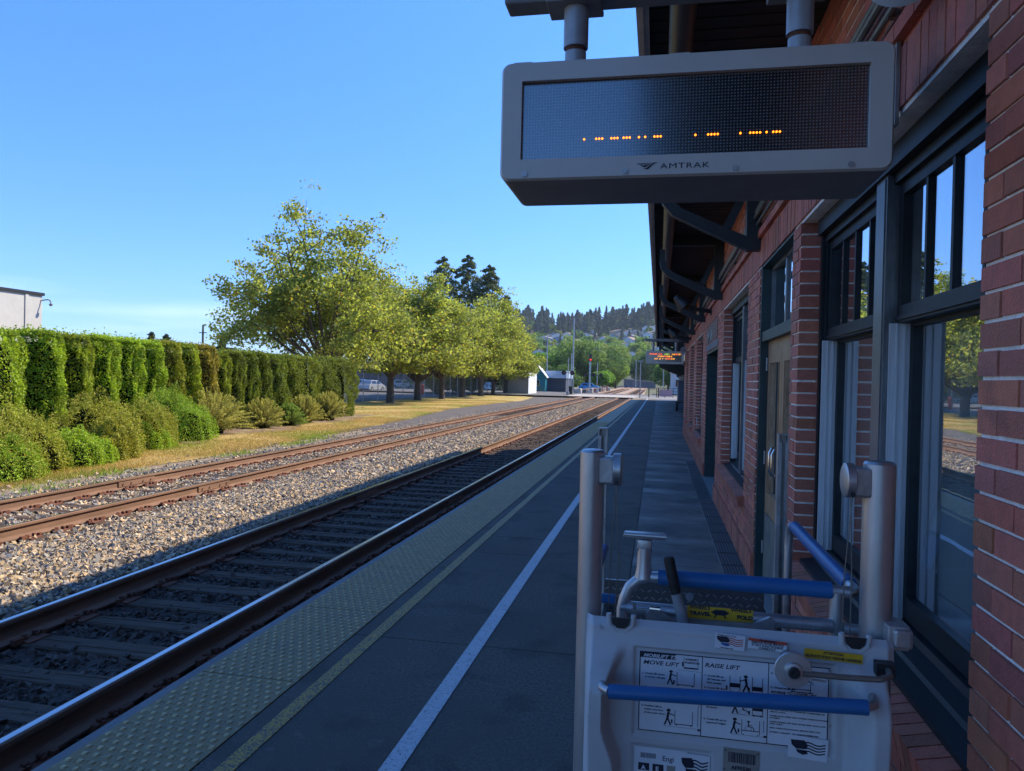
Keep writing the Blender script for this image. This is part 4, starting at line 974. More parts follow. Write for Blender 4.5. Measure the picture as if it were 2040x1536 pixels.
def ring(c, r_, w_=.001, n=16):
    for i in range(n): line((c[0]+r_*math.cos(2*math.pi*i/n), c[1]+r_*math.sin(2*math.pi*i/n)), (c[0]+r_*math.cos(2*math.pi*(i+1)/n), c[1]+r_*math.sin(2*math.pi*(i+1)/n)), w_)
def tx(t_, x, z, size, **k): put_text(s, t_, x, z, Y_, size, M=M, **k)
def man(x, z, h=.04, f=1):
    disc((x, z+h), h*.11); line((x, z+h*.88), (x-f*h*.05, z+h*.5), h*.13); line((x, z+h*.8), (x+f*h*.32, z+h*.68), h*.07)
    line((x-f*h*.05, z+h*.5), (x+f*h*.12, z), h*.09); line((x-f*h*.05, z+h*.5), (x-f*h*.2, z), h*.09)
def lift_fig(x, z, w_=.045, h=.04, pz=0, fill=False):
    line((x, z), (x, z+h), .0016); line((x+w_, z), (x+w_, z+h), .0016); line((x, z+pz+.002), (x+w_, z+pz+.002), .0026)
    if fill: quad(x, x+w_, z+pz, z+pz+.014)
    line((x-.008, z+.003), (x-.008, z+.016), .004); disc((x+.004, z-.001), .0018); disc((x+w_-.004, z-.001), .0018)
def chair(x, z, h=.03): disc((x, z+h), h*.12); line((x, z+h*.85), (x, z+h*.45), h*.1); line((x, z+h*.45), (x+h*.4, z+h*.4), h*.08); line((x+h*.4, z+h*.4), (x+h*.5, z+.002), h*.07); ring((x, z+h*.25), h*.28, .0009); line((x, z+h*.65), (x+h*.35, z+h*.6), h*.06)
w2, h2 = .2425, .135
for a, b_, c_, d_ in ((-w2, w2, -h2, -h2+.003), (-w2, w2, h2-.003, h2), (-w2, -w2+.003, -h2, h2), (w2-.003, w2, -h2, h2)): quad(a, b_, c_, d_)
x1, x2 = -.077, .092
quad(x1-.001, x1+.001, -h2, h2); quad(x2-.001, x2+.001, -h2, h2)
quad(-w2+.003, -.147, h2-.021, h2-.003, y=-.00145)
put_text(s, 'MOBILIFT TX', -w2+.010, h2-.018, -.0020, .0155, mi=1, M=M, weight=.0005, shear=.3)
tx('MOVE LIFT', -w2+.010, h2-.043, .0195, weight=.0004, shear=.2); tx('RAISE LIFT', x1+.006, h2-.034, .0195, weight=.0004, shear=.2)
line((-.125, h2-.008), (-.125, h2-.045)); line((-.088, h2-.008), (-.088, h2-.045)); tx('PARKED', -.121, h2-.018, .0085, weight=.0004); tx('POSITION', -.1225, h2-.029, .0085, weight=.0004); quad(-.125, -.088, h2-.047, h2-.042); line((-.14, h2-.053), (-.079, h2-.055), .0008); quad(-.130, -.126, h2-.04, h2-.025)
def para(lines, x, z, size=.0082, lead=.0115):
    for i, t_ in enumerate(lines): tx(t_, x, z-i*lead, size, weight=.0003)
para(['1. Crank lift down', '   to lower wheels.'], -w2+.008, .058); para(['2. Press pedal down', '   to release brake.'], -w2+.008, .012); para(['3. Position lift to', '   within one foot', '   of the train door.'], -w2+.008, -.052)
man(-.158, .03, .044); lift_fig(-.142, .03, .045, .045); quad(-.165, -.142, -.012, -.004); line((-.15, -.01), (-.10, .004), .002); line((-.13, .002), (-.105, .010), .001)
man(-.162, -.108, .05); lift_fig(-.145, -.104, .046, .048); line((-.175, -.112), (-.085, -.112), .0009); line((-.085, -.105), (-.085, -.035), .0012); line((-.085, -.035), (-.079, -.03), .0012); disc((-.082, -.115), .004)
para(['1. Crank lift up', '   off wheels and', '   fold wheels.'], x1+.006, .070); para(['2. Crank lift down'], x1+.006, .030); para(['3. Back ramp to', '   load passenger.', '   Re-latch.'], x1+.006, -.012); para(['4. Crank lift up to', '   required height.'], x1+.006, -.075)
lift_fig(-.005, .030, .026, .05, .012, True); man(.035, .030, .05, -1); lift_fig(.052, .030, .026, .05, .006, True)
man(.012, -.045, .045); chair(.030, -.045, .03); quad(.054, .080, -.030, -.018); lift_fig(.054, -.047, .026, .045, .0); line((.0, -.047), (.085, -.047), .0009)
man(.010, -.112, .048); lift_fig(.028, -.110, .045, .048, .010); chair(.045, -.098, .03); line((.0, -.114), (.088, -.114), .0009); line((.083, -.1), (.083, -.06), .0012); disc((.087, -.112), .004)
tx('4.', x2+.006, .098, .0085, weight=.0003); tx('5. Unload passenger.', x2+.006, .052, .0078, weight=.0003); quad(x2+.055, x2+.112, .045, .048); lift_fig(x2+.060, .048, .045, .03, .006); chair(x2+.1, .072, .024)
tx('REVERSE TO LOWER LIFT', x2+.006, .036, .0100, weight=.0004, shear=.2)
for i, t_ in enumerate(['FOLD CRANK HANDLE IN WHEN LIFT IS NOT IN USE.', 'DO NOT USE LIFT TO TRANSPORT PASSENGERS OR', 'HEAVY LOADS.', 'WHEEL FOLD LEVER ONLY WORKS WHEN PLATFORM', 'IS RAISED.', 'WHEN PARKED, LIFT MUST BE SECURED WITH LOCK', 'AND CABLE.', 'READ OPERATING MANUAL BEFORE USING LIFT.']):
    tx(t_, x2+.006, [-.008, -.021, -.028, -.041, -.048, -.061, -.068, -.081][i], .0058, weight=.00025)
tx('PATENT: 4,926,973   ALL RIGHTS RESERVED', x2+.006, -.095, .0064, weight=.0003)
s.build('label_print', [ink, white], LB, recalc=False)
# small labels
def flag(c, w_, h_, y=-.0016, sc=2, bc_=3):     # stripes, dark eagle-like canton patch
    x, z = c
    pts = [(x-w_*.45, z+h_*.30), (x-w_*.1, z+h_*.34), (x+.0, z+h_*.12), (x-w_*.05, z-h_*.05), (x-w_*.3, z-h_*.08), (x-w_*.42, z+h_*.08)]
    s.add([W(p, y-.0002) for p in pts], [tuple(range(len(pts)))], 0)
    for k in range(4):
        a = z+h_*(.22-.13*k)
        for i in range(8):
            u0, u1 = x-w_*.12+w_*.56*i/8, x-w_*.12+w_*.56*(i+1)/8; w0, w1 = .012*h_/.03*math.sin(i*.9)*.3*.4, .012*h_/.03*math.sin((i+1)*.9)*.3*.4
            s.add([W((u0, a+w0-h_*.03), y), W((u1, a+w1-h_*.03), y), W((u1, a+w1+h_*.03), y), W((u0, a+w0+h_*.03), y)], [(0, 1, 2, 3)], sc)
    s.add([W(p, y) for p in [(x-w_*.3, z-h_*.10), (x-w_*.05, z-h_*.1), (x+w_*.02, z-h_*.25), (x-w_*.12, z-h_*.32), (x-w_*.26, z-h_*.24)]], [(0, 1, 2, 3, 4)], bc_)
def sticker(name, x0, x1, z0, z1, tilt, kind, m=None):
    global M, s
    o, M = plate(name, x0, x1, z0, z1, 2.0342 if name == 'black_flag_sticker' else 2.0330 if z0 < .95 and not (z0 < .61) else (2.0362 if z0 < .7 else 2.0322), m or white, LF, tilt); s = MB(); w_, h_ = x1-x0, z1-z0
    if kind == 'flag': flag((0, 0), w_, h_); tx('In Support of Our Troops', -w_*.42, h_*.36, .0045, weight=.0002); tx('www.support.org', -w_*.3, -h_*.46, .0045, weight=.0002)
    if kind == 'bwflag':
        flag((.0, 0), w_, h_, sc=0, bc_=0)
    if kind == 'warn':
        quad(-w_/2, w_/2, h_*.22, h_/2, 2); put_text(s, 'WARNING', 0, h_*.27, -.002, .0085, mi=0, M=M, weight=.0004, align='CENTER')
        for i, t_ in enumerate(('REMOVE FROM SERVICE', 'IF NOT FUNCTIONING', 'CORRECTLY')): tx(t_, 0, h_*(.02-.25*i), .0076, weight=.0003, align='CENTER')
    if kind == 'att': tx('ATTENTION:', 0, .003, .0085, weight=.0004, align='CENTER'); tx('ALWAYS FOLD CRANK HANDLE', 0, -.008, .0092, weight=.0005, align='CENTER')
    if kind == 'asset':
        q = random.Random(2); x = -w_*.36
        while x < w_*.36:
            b_ = q.choice((.0012, .002, .003)); quad(x, x+b_, -h_*.08, h_*.34); x += b_+q.choice((.001, .0016))
        tx('AE95530', 0, -h_*.36, .0135, weight=.0006, align='CENTER')
        for a in (-1, 1):
            for b_ in (-1, 1): disc((a*w_*.45, b_*h_*.38), .002)
    if kind == 'eng':
        q = random.Random(4); quad(-w_*.44, -w_*.02, -.0001, h_*.42, 1, -.0015); x = -w_*.38
        while x < -w_*.1:
            b_ = q.choice((.0008, .0014)); quad(x, x+b_, h_*.12, h_*.3, y=-.0018); x += b_+.0009
        tx('Engi', w_*.03, h_*.08, .019, weight=.0002)
        for i, ch in enumerate('AE'):
            quad(-w_*.42+i*w_*.27, -w_*.42+i*w_*.27+w_*.21, -h_*.32, -h_*.06); put_text(s, ch, -w_*.42+i*w_*.27+w_*.06, -h_*.29, -.0020, .016, mi=1, M=M, weight=.0007)
        quad(w_*.12, w_*.28, -h_*.32, -h_*.06, 4); tx('www.adaptiveengr.com', -w_*.42, -h_*.42, .006, weight=.0002); tx('1-800-', w_*.07, -h_*.44, .006, weight=.0002)
    s.build('label_print', [ink, white, redl, bluep, steelp], o, recalc=False)
inkk = ink
sticker('flag_sticker', .163, .240, .958, .998, 3, 'flag')
sticker('warning_label', .248, .345, .965, .992, 3, 'warn')
sticker('attention_label', .388, .530, .953, .977, 2, 'att', yellowl)
sticker('maker_label', -.040, .100, .595, .672, 0, 'eng')
sticker('black_flag_sticker', .080, .158, .600, .668, 2, 'bwflag')
sticker('asset_plate', .192, .285, .632, .697, 1, 'asset', steelp)
sticker('torn_flag_sticker', .355, .452, .690, .748, 3, 'bwflag')
#==VEG==
# ---------------------------------------------------------------- vegetation
hedgem = leafmat('arborvitae_foliage', (.25, .37, .025), .30, (.52, .66, .03))
hcore = mat('inner_shade', (.006, .008, .003), 1, spec=0)  # near-black, stands in for the shade deep inside the foliage
junm = leafmat('juniper_foliage', (.29, .345, .04), .28, (.50, .60, .05))
goldm = leafmat('gold_juniper_foliage', (.44, .43, .08), .35, (.42, .38, .10))
maplem = leafmat('maple_foliage', (.18, .215, .045), .46, (.46, .53, .07))
hillcm = leafmat('hill_conifer_foliage', (.070, .120, .085), .2, (.12, .18, .08))
hilltm = leafmat('hill_tree_foliage', (.17, .26, .055), .4, (.40, .55, .08))
conm = leafmat('conifer_foliage', (.045, .062, .028), .2, (.09, .11, .03))
ORD = ['first', 'second', 'third', 'fourth', 'fifth', 'sixth', 'seventh', 'eighth', 'ninth', 'tenth', 'eleventh', 'twelfth', 'thirteenth', 'fourteenth', 'fifteenth', 'sixteenth', 'seventeenth', 'eighteenth']
def hedge_col(xc, y0, y1, h, seed, colr, label, wx=1.0, n=6500, name='arborvitae', square=.5, grow=0):
    g = np.random.default_rng(seed); yc = (y0+y1)/2; ry = (y1-y0)/2*((.89 if yc < 22.5 else .95) if square > .7 else 1.06); root = empty(name, (xc, yc, -.36)); tag(root, label, 'hedge shrub', 'clipped arborvitae columns in the tall hedge')
    th = g.uniform(0, 2*np.pi, n); z = g.uniform(0, 1, n)
    e = square
    cx_ = np.sign(np.cos(th))*np.abs(np.cos(th))**e*wx; cy_ = np.sign(np.sin(th))*np.abs(np.sin(th))**e*ry
    lump = 1+.10*np.sin(th*5+z*7+seed)+.07*np.sin(th*9-z*17+seed*2)+g.uniform(-.09, .02, n)
    taper = np.clip((1.03-z)/.10, 0, 1)**.4*(.90+.12*np.sin(z*np.pi))
    P = np.stack([cx_*lump*taper, cy_*lump*taper, z*h+g.normal(0, .02, n)], 1)
    nt_ = n//5; a = np.sqrt(g.uniform(0, 1, nt_)); t2 = g.uniform(0, 2*np.pi, nt_)
    top = np.stack([np.cos(t2)*a*wx*.9, np.sin(t2)*a*ry*.9, h*(1-.03*a**2)+g.exponential(.03, nt_)-.04], 1); P = np.vstack([P, top])
    V, Fq = leafquads(P, .062, g, .6)
    c = leafcol(len(P), g, colr, .4)
    c = c*(.8+.4*((np.sin(P[:, 2]*9+seed+P[:, 1]*5)+1)/2))[:, None].astype(np.float32)
    npmesh('foliage', V, Fq, hedgem, c, root)
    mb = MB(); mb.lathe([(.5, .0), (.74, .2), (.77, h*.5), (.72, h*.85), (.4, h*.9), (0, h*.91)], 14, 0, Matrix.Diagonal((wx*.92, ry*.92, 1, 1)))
    o = mb.build('shade_core', hcore); o.parent = root  # solid dark core, blocks the view through and paints the inner shade
cols = [(11.2, 13.25), (13.25, 15.25), (15.3, 16.2), (16.25, 17.1), (17.15, 18.1), (18.15, 19.05), (19.1, 19.95), (20.0, 20.85), (20.9, 21.7), (21.75, 22.75), (22.85, 23.6), (23.7, 24.5), (24.55, 25.4), (25.45, 26.3), (26.35, 27.5), (27.5, 30.6), (30.6, 34.6)]
G_, BR, OL = (1, 1, 1), (.98, .76, 1.0), (1.0, .90, .9)
colc0 = [G_, G_, G_, (.95, .85, .9), G_, G_, G_, BR, OL, (1.0, .62, 1.2), (1.05, 1.1, 1), (.75, .8, .9), (.7, .8, .9), (.7, .75, .9), (.65, .75, .9), (.75, .8, .9), (.62, .68, .8)]
colc = [c if i < 10 else tuple(v*f for v, f in zip(c, (.78, .66, .8))) for i, c in enumerate(colc0)]  # far columns tinted darker and browner, their weaker light put into the colour
for i, ((a, b_), c) in enumerate(zip(cols, colc)):
    ny = {3: 'olive', 7: 'brown tinged', 8: 'olive brown', 9: 'brownest'}.get(i, 'bright green' if i < 11 else 'shaded dark green')
    hh = 2.93 if i < 9 else (2.9 if i == 9 else 2.80)
    if i == 10: hh = 2.72
    hedge_col(-15.25-(.0 if i < 10 else .12), a, b_, hh+random.uniform(-.05, .04), 40+i, c, f'{ny} clipped arborvitae column, {ORD[i]} from the left in the tall hedge', wx=.80, n=17000 if i < 15 else 40000, square=1.0 if i < 14 else .55)
def bush(xc, yc, rx, ry, h, seed, colr, label, m=junm, n=34000, lumps=7, size=.048):
    g = np.random.default_rng(seed); root = empty('juniper_bush', (xc, yc, -.40)); tag(root, label, 'shrub', 'low spreading juniper bushes in front of the hedge')
    Ps = []; cs = []; mb = MB()
    for k in range(lumps):
        t = g.uniform(0, 2*np.pi); a = g.uniform(0, .62) if k else 0; c0 = np.array([math.cos(t)*a*rx, math.sin(t)*a*ry, 0]); lr = g.uniform(.42, .62) if k else .68
        hh = h*(1-a*.55)*g.uniform(.8, 1.05) if k else h
        m_ = n//lumps; u = g.normal(size=(m_, 3)); u[:, 2] = np.abs(u[:, 2]); u /= np.linalg.norm(u, axis=1)[:, None]
        wob = 1+.08*np.sin(u[:, 0]*9+k)+.08*np.sin(u[:, 1]*11+k*2)+g.uniform(-.10, .05, m_)
        P = c0+u*np.array([rx*lr, ry*lr, hh])*wob[:, None]; Ps.append(P)
        kk = g.uniform(.8, 1.15); cs.append(leafcol(m_, g, np.array(colr)*kk, .38, (1.5, 1.0, 1.2), .04))
        M = Matrix.Translation(Vector(c0)) @ Matrix.Diagonal((rx*lr*.78, ry*lr*.78, hh*.80, 1))
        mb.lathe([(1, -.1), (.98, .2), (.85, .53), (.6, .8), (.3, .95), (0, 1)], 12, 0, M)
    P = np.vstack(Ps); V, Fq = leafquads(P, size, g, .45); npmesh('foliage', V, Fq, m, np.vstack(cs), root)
    o = mb.build('shade_core', hcore); o.parent = root  # dark filler under the leaves, painted as their inner shade
bush(-12.9, 12.2, 1.45, 1.3, 1.50, 1, (1.1, .98, 1), 'large rounded olive juniper at the left edge of the photo')
bush(-11.9, 11.6, .9, 1.2, .72, 2, (.85, 1.05, .8), 'low bright green juniper at the very left in front of the big one')
bush(-12.2, 13.6, .9, .95, .75, 3, (.95, 1.15, .8), 'low fresh green juniper second from the left at the gravel', lumps=6)
bush(-13.3, 15.4, 1.15, 1.4, 1.45, 4, (1.1, .95, 1), 'domed brownish green juniper in the middle of the bush row')
bush(-12.3, 15.0, .75, .85, .95, 5, (1.1, .95, 1), 'small tufted juniper in front of the domed one', lumps=5)
bush(-13.2, 17.2, .85, 1.0, 1.30, 6, (1.05, .95, 1), 'olive juniper left of the last green dome')
bush(-12.9, 17.0, .7, .9, .7, 8, (.9, 1.15, .7), 'low green juniper between the domed bushes', lumps=5)
bush(-14.0, 19.2, 1.05, 1.4, 1.50, 7, (.85, 1.12, .75), 'smooth bright green domed juniper at the right end of the bushes', lumps=4)
def frond_bush(xc, yc, r_, h, seed, label, colr=(1, 1, 1)):
    g = np.random.default_rng(seed); root = empty('arching_shrub', (xc, yc, -.40)); tag(root, label, 'shrub', 'golden arching shrubs before the hedge')
    P = []; c = []; N_ = []
    for k in range(170):
        t = g.uniform(0, 2*np.pi); el = g.uniform(.35, 1.4); L_ = r_*g.uniform(.75, 1.15); s = np.linspace(.12, 1, 46)
        droop = .55*s**2.2*L_
        x = np.cos(t)*np.cos(el)*s*L_*1.1; y = np.sin(t)*np.cos(el)*s*L_*1.1; z = np.sin(el)*s*h*1.25-droop*.75*(h/r_)*.7
        q = np.stack([x, y, np.maximum(z, .03)], 1); wv = .05*(1-s)[:, None]+.008
        for _ in range(3): P.append(q+g.normal(size=q.shape)*wv)
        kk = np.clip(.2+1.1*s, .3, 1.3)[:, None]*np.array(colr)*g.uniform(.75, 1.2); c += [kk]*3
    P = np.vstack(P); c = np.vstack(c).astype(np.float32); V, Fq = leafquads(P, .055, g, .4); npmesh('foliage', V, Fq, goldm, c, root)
    mb = MB(); mb.lathe([(r_*.3, 0), (r_*.3, h*.2), (r_*.15, h*.4), (0, h*.45)], 10); o = mb.build('shade_core', hcore); o.parent = root  # dark filler at the heart of the shrub, painted as shade
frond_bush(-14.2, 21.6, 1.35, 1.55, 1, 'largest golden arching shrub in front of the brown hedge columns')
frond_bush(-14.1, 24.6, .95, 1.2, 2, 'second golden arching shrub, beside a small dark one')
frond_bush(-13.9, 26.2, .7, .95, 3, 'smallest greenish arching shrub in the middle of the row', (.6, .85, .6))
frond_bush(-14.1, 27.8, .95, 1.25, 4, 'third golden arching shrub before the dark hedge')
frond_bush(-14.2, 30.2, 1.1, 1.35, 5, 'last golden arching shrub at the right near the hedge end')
# grass blades
def blades(name, P, h, label, colr, seed):
    g = np.random.default_rng(seed); n = len(P); t = g.uniform(0, 2*np.pi, n); L_ = h*g.uniform(.5, 1.3, n); w_ = .006*g.uniform(.7, 1.6, n)*(h/.05)
    lean = g.normal(0, .5, (n, 2))*L_[:, None]; a = np.stack([np.cos(t)*w_, np.sin(t)*w_, np.zeros(n)], 1)
    tip = P+np.concatenate([lean, L_[:, None]], 1); V = np.stack([P-a, P+a, tip], 1).reshape(-1, 3)
    o = npmesh(name, V, np.arange(n*3).reshape(n, 3), leafm_g, colr(P, g)); tag(o, label, 'grass', kind='stuff')
leafm_g = leafmat('grass_blades', (.44, .33, .09), .3)
def gcol(P, g):
    k = (np.sin(P[:, 0]*1.7+P[:, 1]*.6)+np.sin(P[:, 1]*1.1+1)+np.sin(P[:, 0]*.8-P[:, 1]*.35))/3
    dry = np.array([1.0, .95, 1.0]); grn = np.array([.55, .85, .35]); f_ = np.clip(k*1.2+.1, 0, 1)[:, None]
    return ((dry*(1-f_)+grn*f_)*g.uniform(.7, 1.3, (len(P), 1))).astype(np.float32)
g = np.random.default_rng(5); n = 150000
y = 8+(g.uniform(0, 1, n)**1.5)*60; edge = np.interp(y, [3, 12, 18, 24, 35, 48, 60, 71, 87], [-11.1, -11.0, -10.9, -11.2, -12.0, -13.6, -13.4, -12.9, -14.6])
x = edge-(g.uniform(0, 1, n)**1.4)*np.where(y < 35, 3.0, 7.5)+g.normal(0, .1, n); P = np.stack([x, y, np.full(n, -.36)+.0*x], 1)
P[:, 2] = np.where(edge-x < 1.3, -.44+.08*np.clip((edge-x)/1.3, 0, 1), -.355)
blades('grass', P, .05, 'short dry yellow grass on the strip before the hedge and trees', gcol, 3)
P = np.vstack([np.stack([g.normal(cx_, .25, 250), g.normal(cy_, .45, 250), np.full(250, -.44)], 1) for cx_, cy_ in ((-10.4, 17.2), (-10.9, 13.0), (-10.6, 20.5), (-10.2, 11), (-11, 22.5))])
blades('weeds', P, .09, 'tufts of green weeds growing in the dirt beside the far track', lambda P, g: leafcol(len(P), g, (.5, .95, .4), .3), 4)
# broadleaf trees
def tree_parts(H, rad, seed, nl=34000, leaf=.15, trunk_h=1.9, tr=.2, spread=1.0, skew=(0, 0), name='maple_tree', m=maplem, altp=.06, crown_lo=.20, limbs=9, upright=0, lean_x=0, amp=.55):
    g = np.random.default_rng(seed); root = empty(name, (0, 0, 0)); wood = MB(); tips = []
    fork = Vector((lean_x, 0, trunk_h)); wood.tube([(0, 0, -.1), (0, 0, .12), (lean_x*.3, 0, trunk_h*.5), fork], [tr*1.45, tr*1.05, tr*.9, tr*.8], n=10)
    q = random.Random(seed)
    for i in range(limbs):
        a = 2*math.pi*i/limbs+q.uniform(-.3, .3); el = q.uniform(.12, .75) if i % 2 else q.uniform(.8, 1.4)
        R_ = rad*q.uniform(.62, .8)*spread; d = Vector((math.cos(a)*math.cos(el), math.sin(a)*math.cos(el), math.sin(el)*1.0))
        hz = (H-trunk_h)*(.18+.66*math.sin(el)); end = Vector((math.cos(a)*R_*math.cos(el*.75)+skew[0]*.5, math.sin(a)*R_*math.cos(el*.75)+skew[1]*.5, trunk_h+hz*q.uniform(.75, 1.0)))
        mid = fork.lerp(end, .45)+Vector((q.uniform(-.2, .2), q.uniform(-.2, .2), q.uniform(-.3, .3))); r0 = tr*.5
        pts = [fork-Vector((0, 0, .15)), fork.lerp(mid, .5)+Vector((0, 0, -.05)), mid, mid.lerp(end, .5)+Vector((0, 0, .1)), end]
        wood.tube(pts, [r0, r0*.8, r0*.6, r0*.4, r0*.18], n=7)
        for k in range(11):
            f_ = q.uniform(.3, 1.0); bpt = pts[2].lerp(end, (f_-.3)/.7) if f_ > .3 else pts[2]
            dd = Vector((q.gauss(0, 1)+d.x*1.1, q.gauss(0, 1)+d.y*1.1, q.gauss(.1, .8))).normalized(); L_ = rad*q.uniform(.28, .55)
            e = bpt+dd*L_; m_ = bpt.lerp(e, .5)+Vector((0, 0, L_*.12)); wood.tube([bpt, m_, e], [r0*.26, r0*.16, r0*.06], n=5)
            tips.append((bpt, m_, e, L_))
    wood.build('trunk', trunkm, root, smooth=True)
    per = nl//len(tips); P = []
    for b_, m_, e, L_ in tips:
        ncl = 9; pc = max(4, per//ncl)
        for c in range(ncl):
            f_ = g.uniform(.25, 1.08); base_ = np.array(b_.lerp(m_, f_*2) if f_ < .5 else m_.lerp(e, (f_-.5)*2)); cc = base_+g.normal(0, .16*L_, 3); P.append(cc+g.normal(0, 1, (pc, 3))*np.array([.22, .22, .14])*(rad/4)**.5)
    P = np.vstack(P); P = P[P[:, 2] > H*crown_lo]
    r2 = ((P[:, 0]-skew[0]*.3)/rad/1.1)**2+((P[:, 1])/rad/1.1)**2; P = P[r2 < 1.35]
    V, Fq = leafquads(P, leaf, g, .75); c = leafcol(len(P), g, (1, 1, 1), amp, (1.5, 1.0, .8), altp)
    npmesh('crown', V, Fq, m, c, root); return root
ZG = -.36
t = tree_parts(12.6, 5.7, 5, nl=46000, leaf=.18, trunk_h=2.4, tr=.3, limbs=17, spread=1.14, skew=(-1.4, -1.0), altp=.05, crown_lo=.2); t.location = (-19.6, 41.5, ZG); t.scale = (.98, .98, .95)
tag(t, 'largest spreading maple at the left of the tree row, rising behind the hedge', 'tree', 'row of maples beyond the tracks')
va = [tree_parts(10.6, 4.9, 21, nl=40000, leaf=.18, trunk_h=1.9, tr=.26, limbs=12, altp=.05, crown_lo=.2), tree_parts(11.2, 5.1, 22, nl=40000, leaf=.18, trunk_h=1.75, tr=.27, limbs=13, altp=.07, crown_lo=.19), tree_parts(10.8, 4.9, 23, nl=38000, leaf=.18, trunk_h=1.8, tr=.25, limbs=12, altp=.05, crown_lo=.2)]
NS = [(1.08, 1), (1.14, .96), (1.06, 1.08), (1.16, 1.02), (1.04, 1.06), (1.12, .93), (1.0, .98)]
spots = [(-19.65, 52.5, 1.06), (-20.2, 60.5, .98), (-19.8, 66.4, 1.0), (-20.0, 74.5, 1.06), (-19.8, 81.8, 1.02), (-20.2, 90.0, .98), (-19.8, 96.0, .95)]
q = random.Random(9)
for i, (x, y, s_) in enumerate(spots):
    if i < 3: o = va[i]; o.location = (x, y, ZG); o.rotation_euler = (0, 0, q.uniform(0, 6)); o.scale = (s_, s_, s_)
    else: o = copy_tree(va[i % 3], (x, y, ZG), q.uniform(0, 6), scale=s_*(1.06 if i == 4 else 1))
    o.scale = (o.scale[0]*NS[i][0], o.scale[1]*NS[i][0], o.scale[2]*NS[i][1])
    tag(o, f'yellow green maple on the lawn, {ORD[i]} smaller tree from the left in the row', 'tree', 'row of maples beyond the tracks')
# conifers
def conifer(H, rad, seed, n=5000, m=conm, sz=.35, name='conifer', dens=1):
    g = np.random.default_rng(seed); root = empty(name, (0, 0, 0)); mb = MB(); mb.cyl((0, 0, -.5), (0, 0, H*.97), H*.014, .02, n=6); mb.build('trunk', trunkm, root)
    nb = int(70*dens); P = []; per = n//nb
    for k in range(nb):
        z = H*(.06+.93*(k/nb)**.9); L_ = rad*(1-z/H)**.8*g.uniform(.35, 1.2)+.1; t = k*2.4+g.uniform(-.4, .4); s = np.sqrt(g.uniform(0, 1, per))
        base_ = np.stack([np.cos(t)*s*L_, np.sin(t)*s*L_, z-s**1.5*L_*.45+.0*s], 1)+g.normal(0, 1, (per, 3))*np.array([.16, .16, .07])*(L_*.8+.2)[..., None] if False else np.stack([np.cos(t)*s*L_, np.sin(t)*s*L_, z-s**1.5*L_*.45], 1)+g.normal(0, 1, (per, 3))*np.array([.13, .13, .07])*(L_+.3)
        P.append(base_)
    P = np.vstack(P); V, Fq = leafquads(P, sz, g, .55); npmesh('crown', V, Fq, m, leafcol(len(P), g, (1, 1, 1), .4), root); return root
conm2 = leafmat('ragged_conifer_foliage', (.085, .12, .045), .25, (.18, .22, .05))
for i, (x, y, h, r_, sd, lb) in enumerate(((-35.6, 119, 22.6, 10.5, 1, 'dark ragged conifer rising over the maples, leftmost of the four tops'), (-31.9, 121, 23.2, 11, 2, 'second dark conifer over the maples, its straight top highest'), (-28.2, 121, 21.4, 10.5, 3, 'third dark conifer above the maple row'), (-24.8, 119, 16.0, 6.5, 4, 'lowest dark conifer at the right behind the maples'))):
    o = conifer(h, r_, sd, 13000, m=conm2, sz=.42, dens=1.0); o.location = (x, y, -.4); tag(o, lb, 'conifer', 'dark conifers behind the maple row')
for i, (x, y, h, r_, lb) in enumerate(((-48.6, 64, 5.9, 1.6, 'small pointed conifer top above the hedge, left of the pole'), (-47.0, 64, 5.7, 1.5, 'second small conifer top just right of its twin above the hedge'), (-35.9, 56, 4.9, 1.2, 'narrow young conifer poking above the hedge near the big maple'))):
    o = conifer(h, r_, 30+i, 3000, sz=.22); o.location = (x, y, -.4); tag(o, lb, 'conifer', 'small conifers above the hedge')
#==FAR==
# ---------------------------------------------------------------- far left: building, pole, fence, lot
stucco = mat('pale_stucco', (.46, .46, .44), .85, var=.06, vscale=2)
bl = empty('flat_roofed_building', (-52, 35, -.4)); tag(bl, 'pale stucco building with dark flat roof edge behind the hedge', 'building')
MB().box(-66, -38.2, 5, 40, -.4, 6.2).build('wall', stucco, bl); MB().box(-66, -38.1, 4.9, 40.1, 6.2, 6.38).build('roof_edge', blackm, bl)
MB().box(-38.19, -38.14, 38.7, 38.95, 2, 6.2).build('corner_trim', stucco, bl)
s = MB(); s.tube([(-38.2, 39.9, 5.9), (-37.85, 40.1, 5.98), (-37.7, 40.1, 5.9), (-37.65, 40.1, 5.75)], .04, n=8); s.lathe([(0, -.12), (.1, -.06), (.11, .04), (0, .08)], 12, 0, Matrix.Translation((-37.65, 40.1, 5.66))); s.build('dome_camera', signdark, bl, smooth=True)
MB().box(-66, -38.6, 40.1, 62, -.4, 3.75).build('low_wing', stucco, bl); MB().box(-66, -38.4, 40.12, 62.2, 3.75, 3.92).build('wing_roof', blackm, bl)
def pole(x, y, h, r_, label, cat='pole', m=None, arms=()):
    o = empty('utility_pole', (x, y, -.4)); tag(o, label, cat, 'poles along the line'); MB().cyl((x, y, -.4), (x, y, h), r_, r_*.7, n=10).build('post', m or trunkm, o)
    a = MB(); k = 0
    for z, L_ in arms: a.box(x-L_, x+L_, y-.05, y+.05, z, z+.1); k = 1
    if k: a.build('crossarm', m or trunkm, o)
    return o
pole(-53.8, 80, 7.3, .16, 'weathered wooden pole with a small box standing above the hedge', arms=((6.3, .5),))
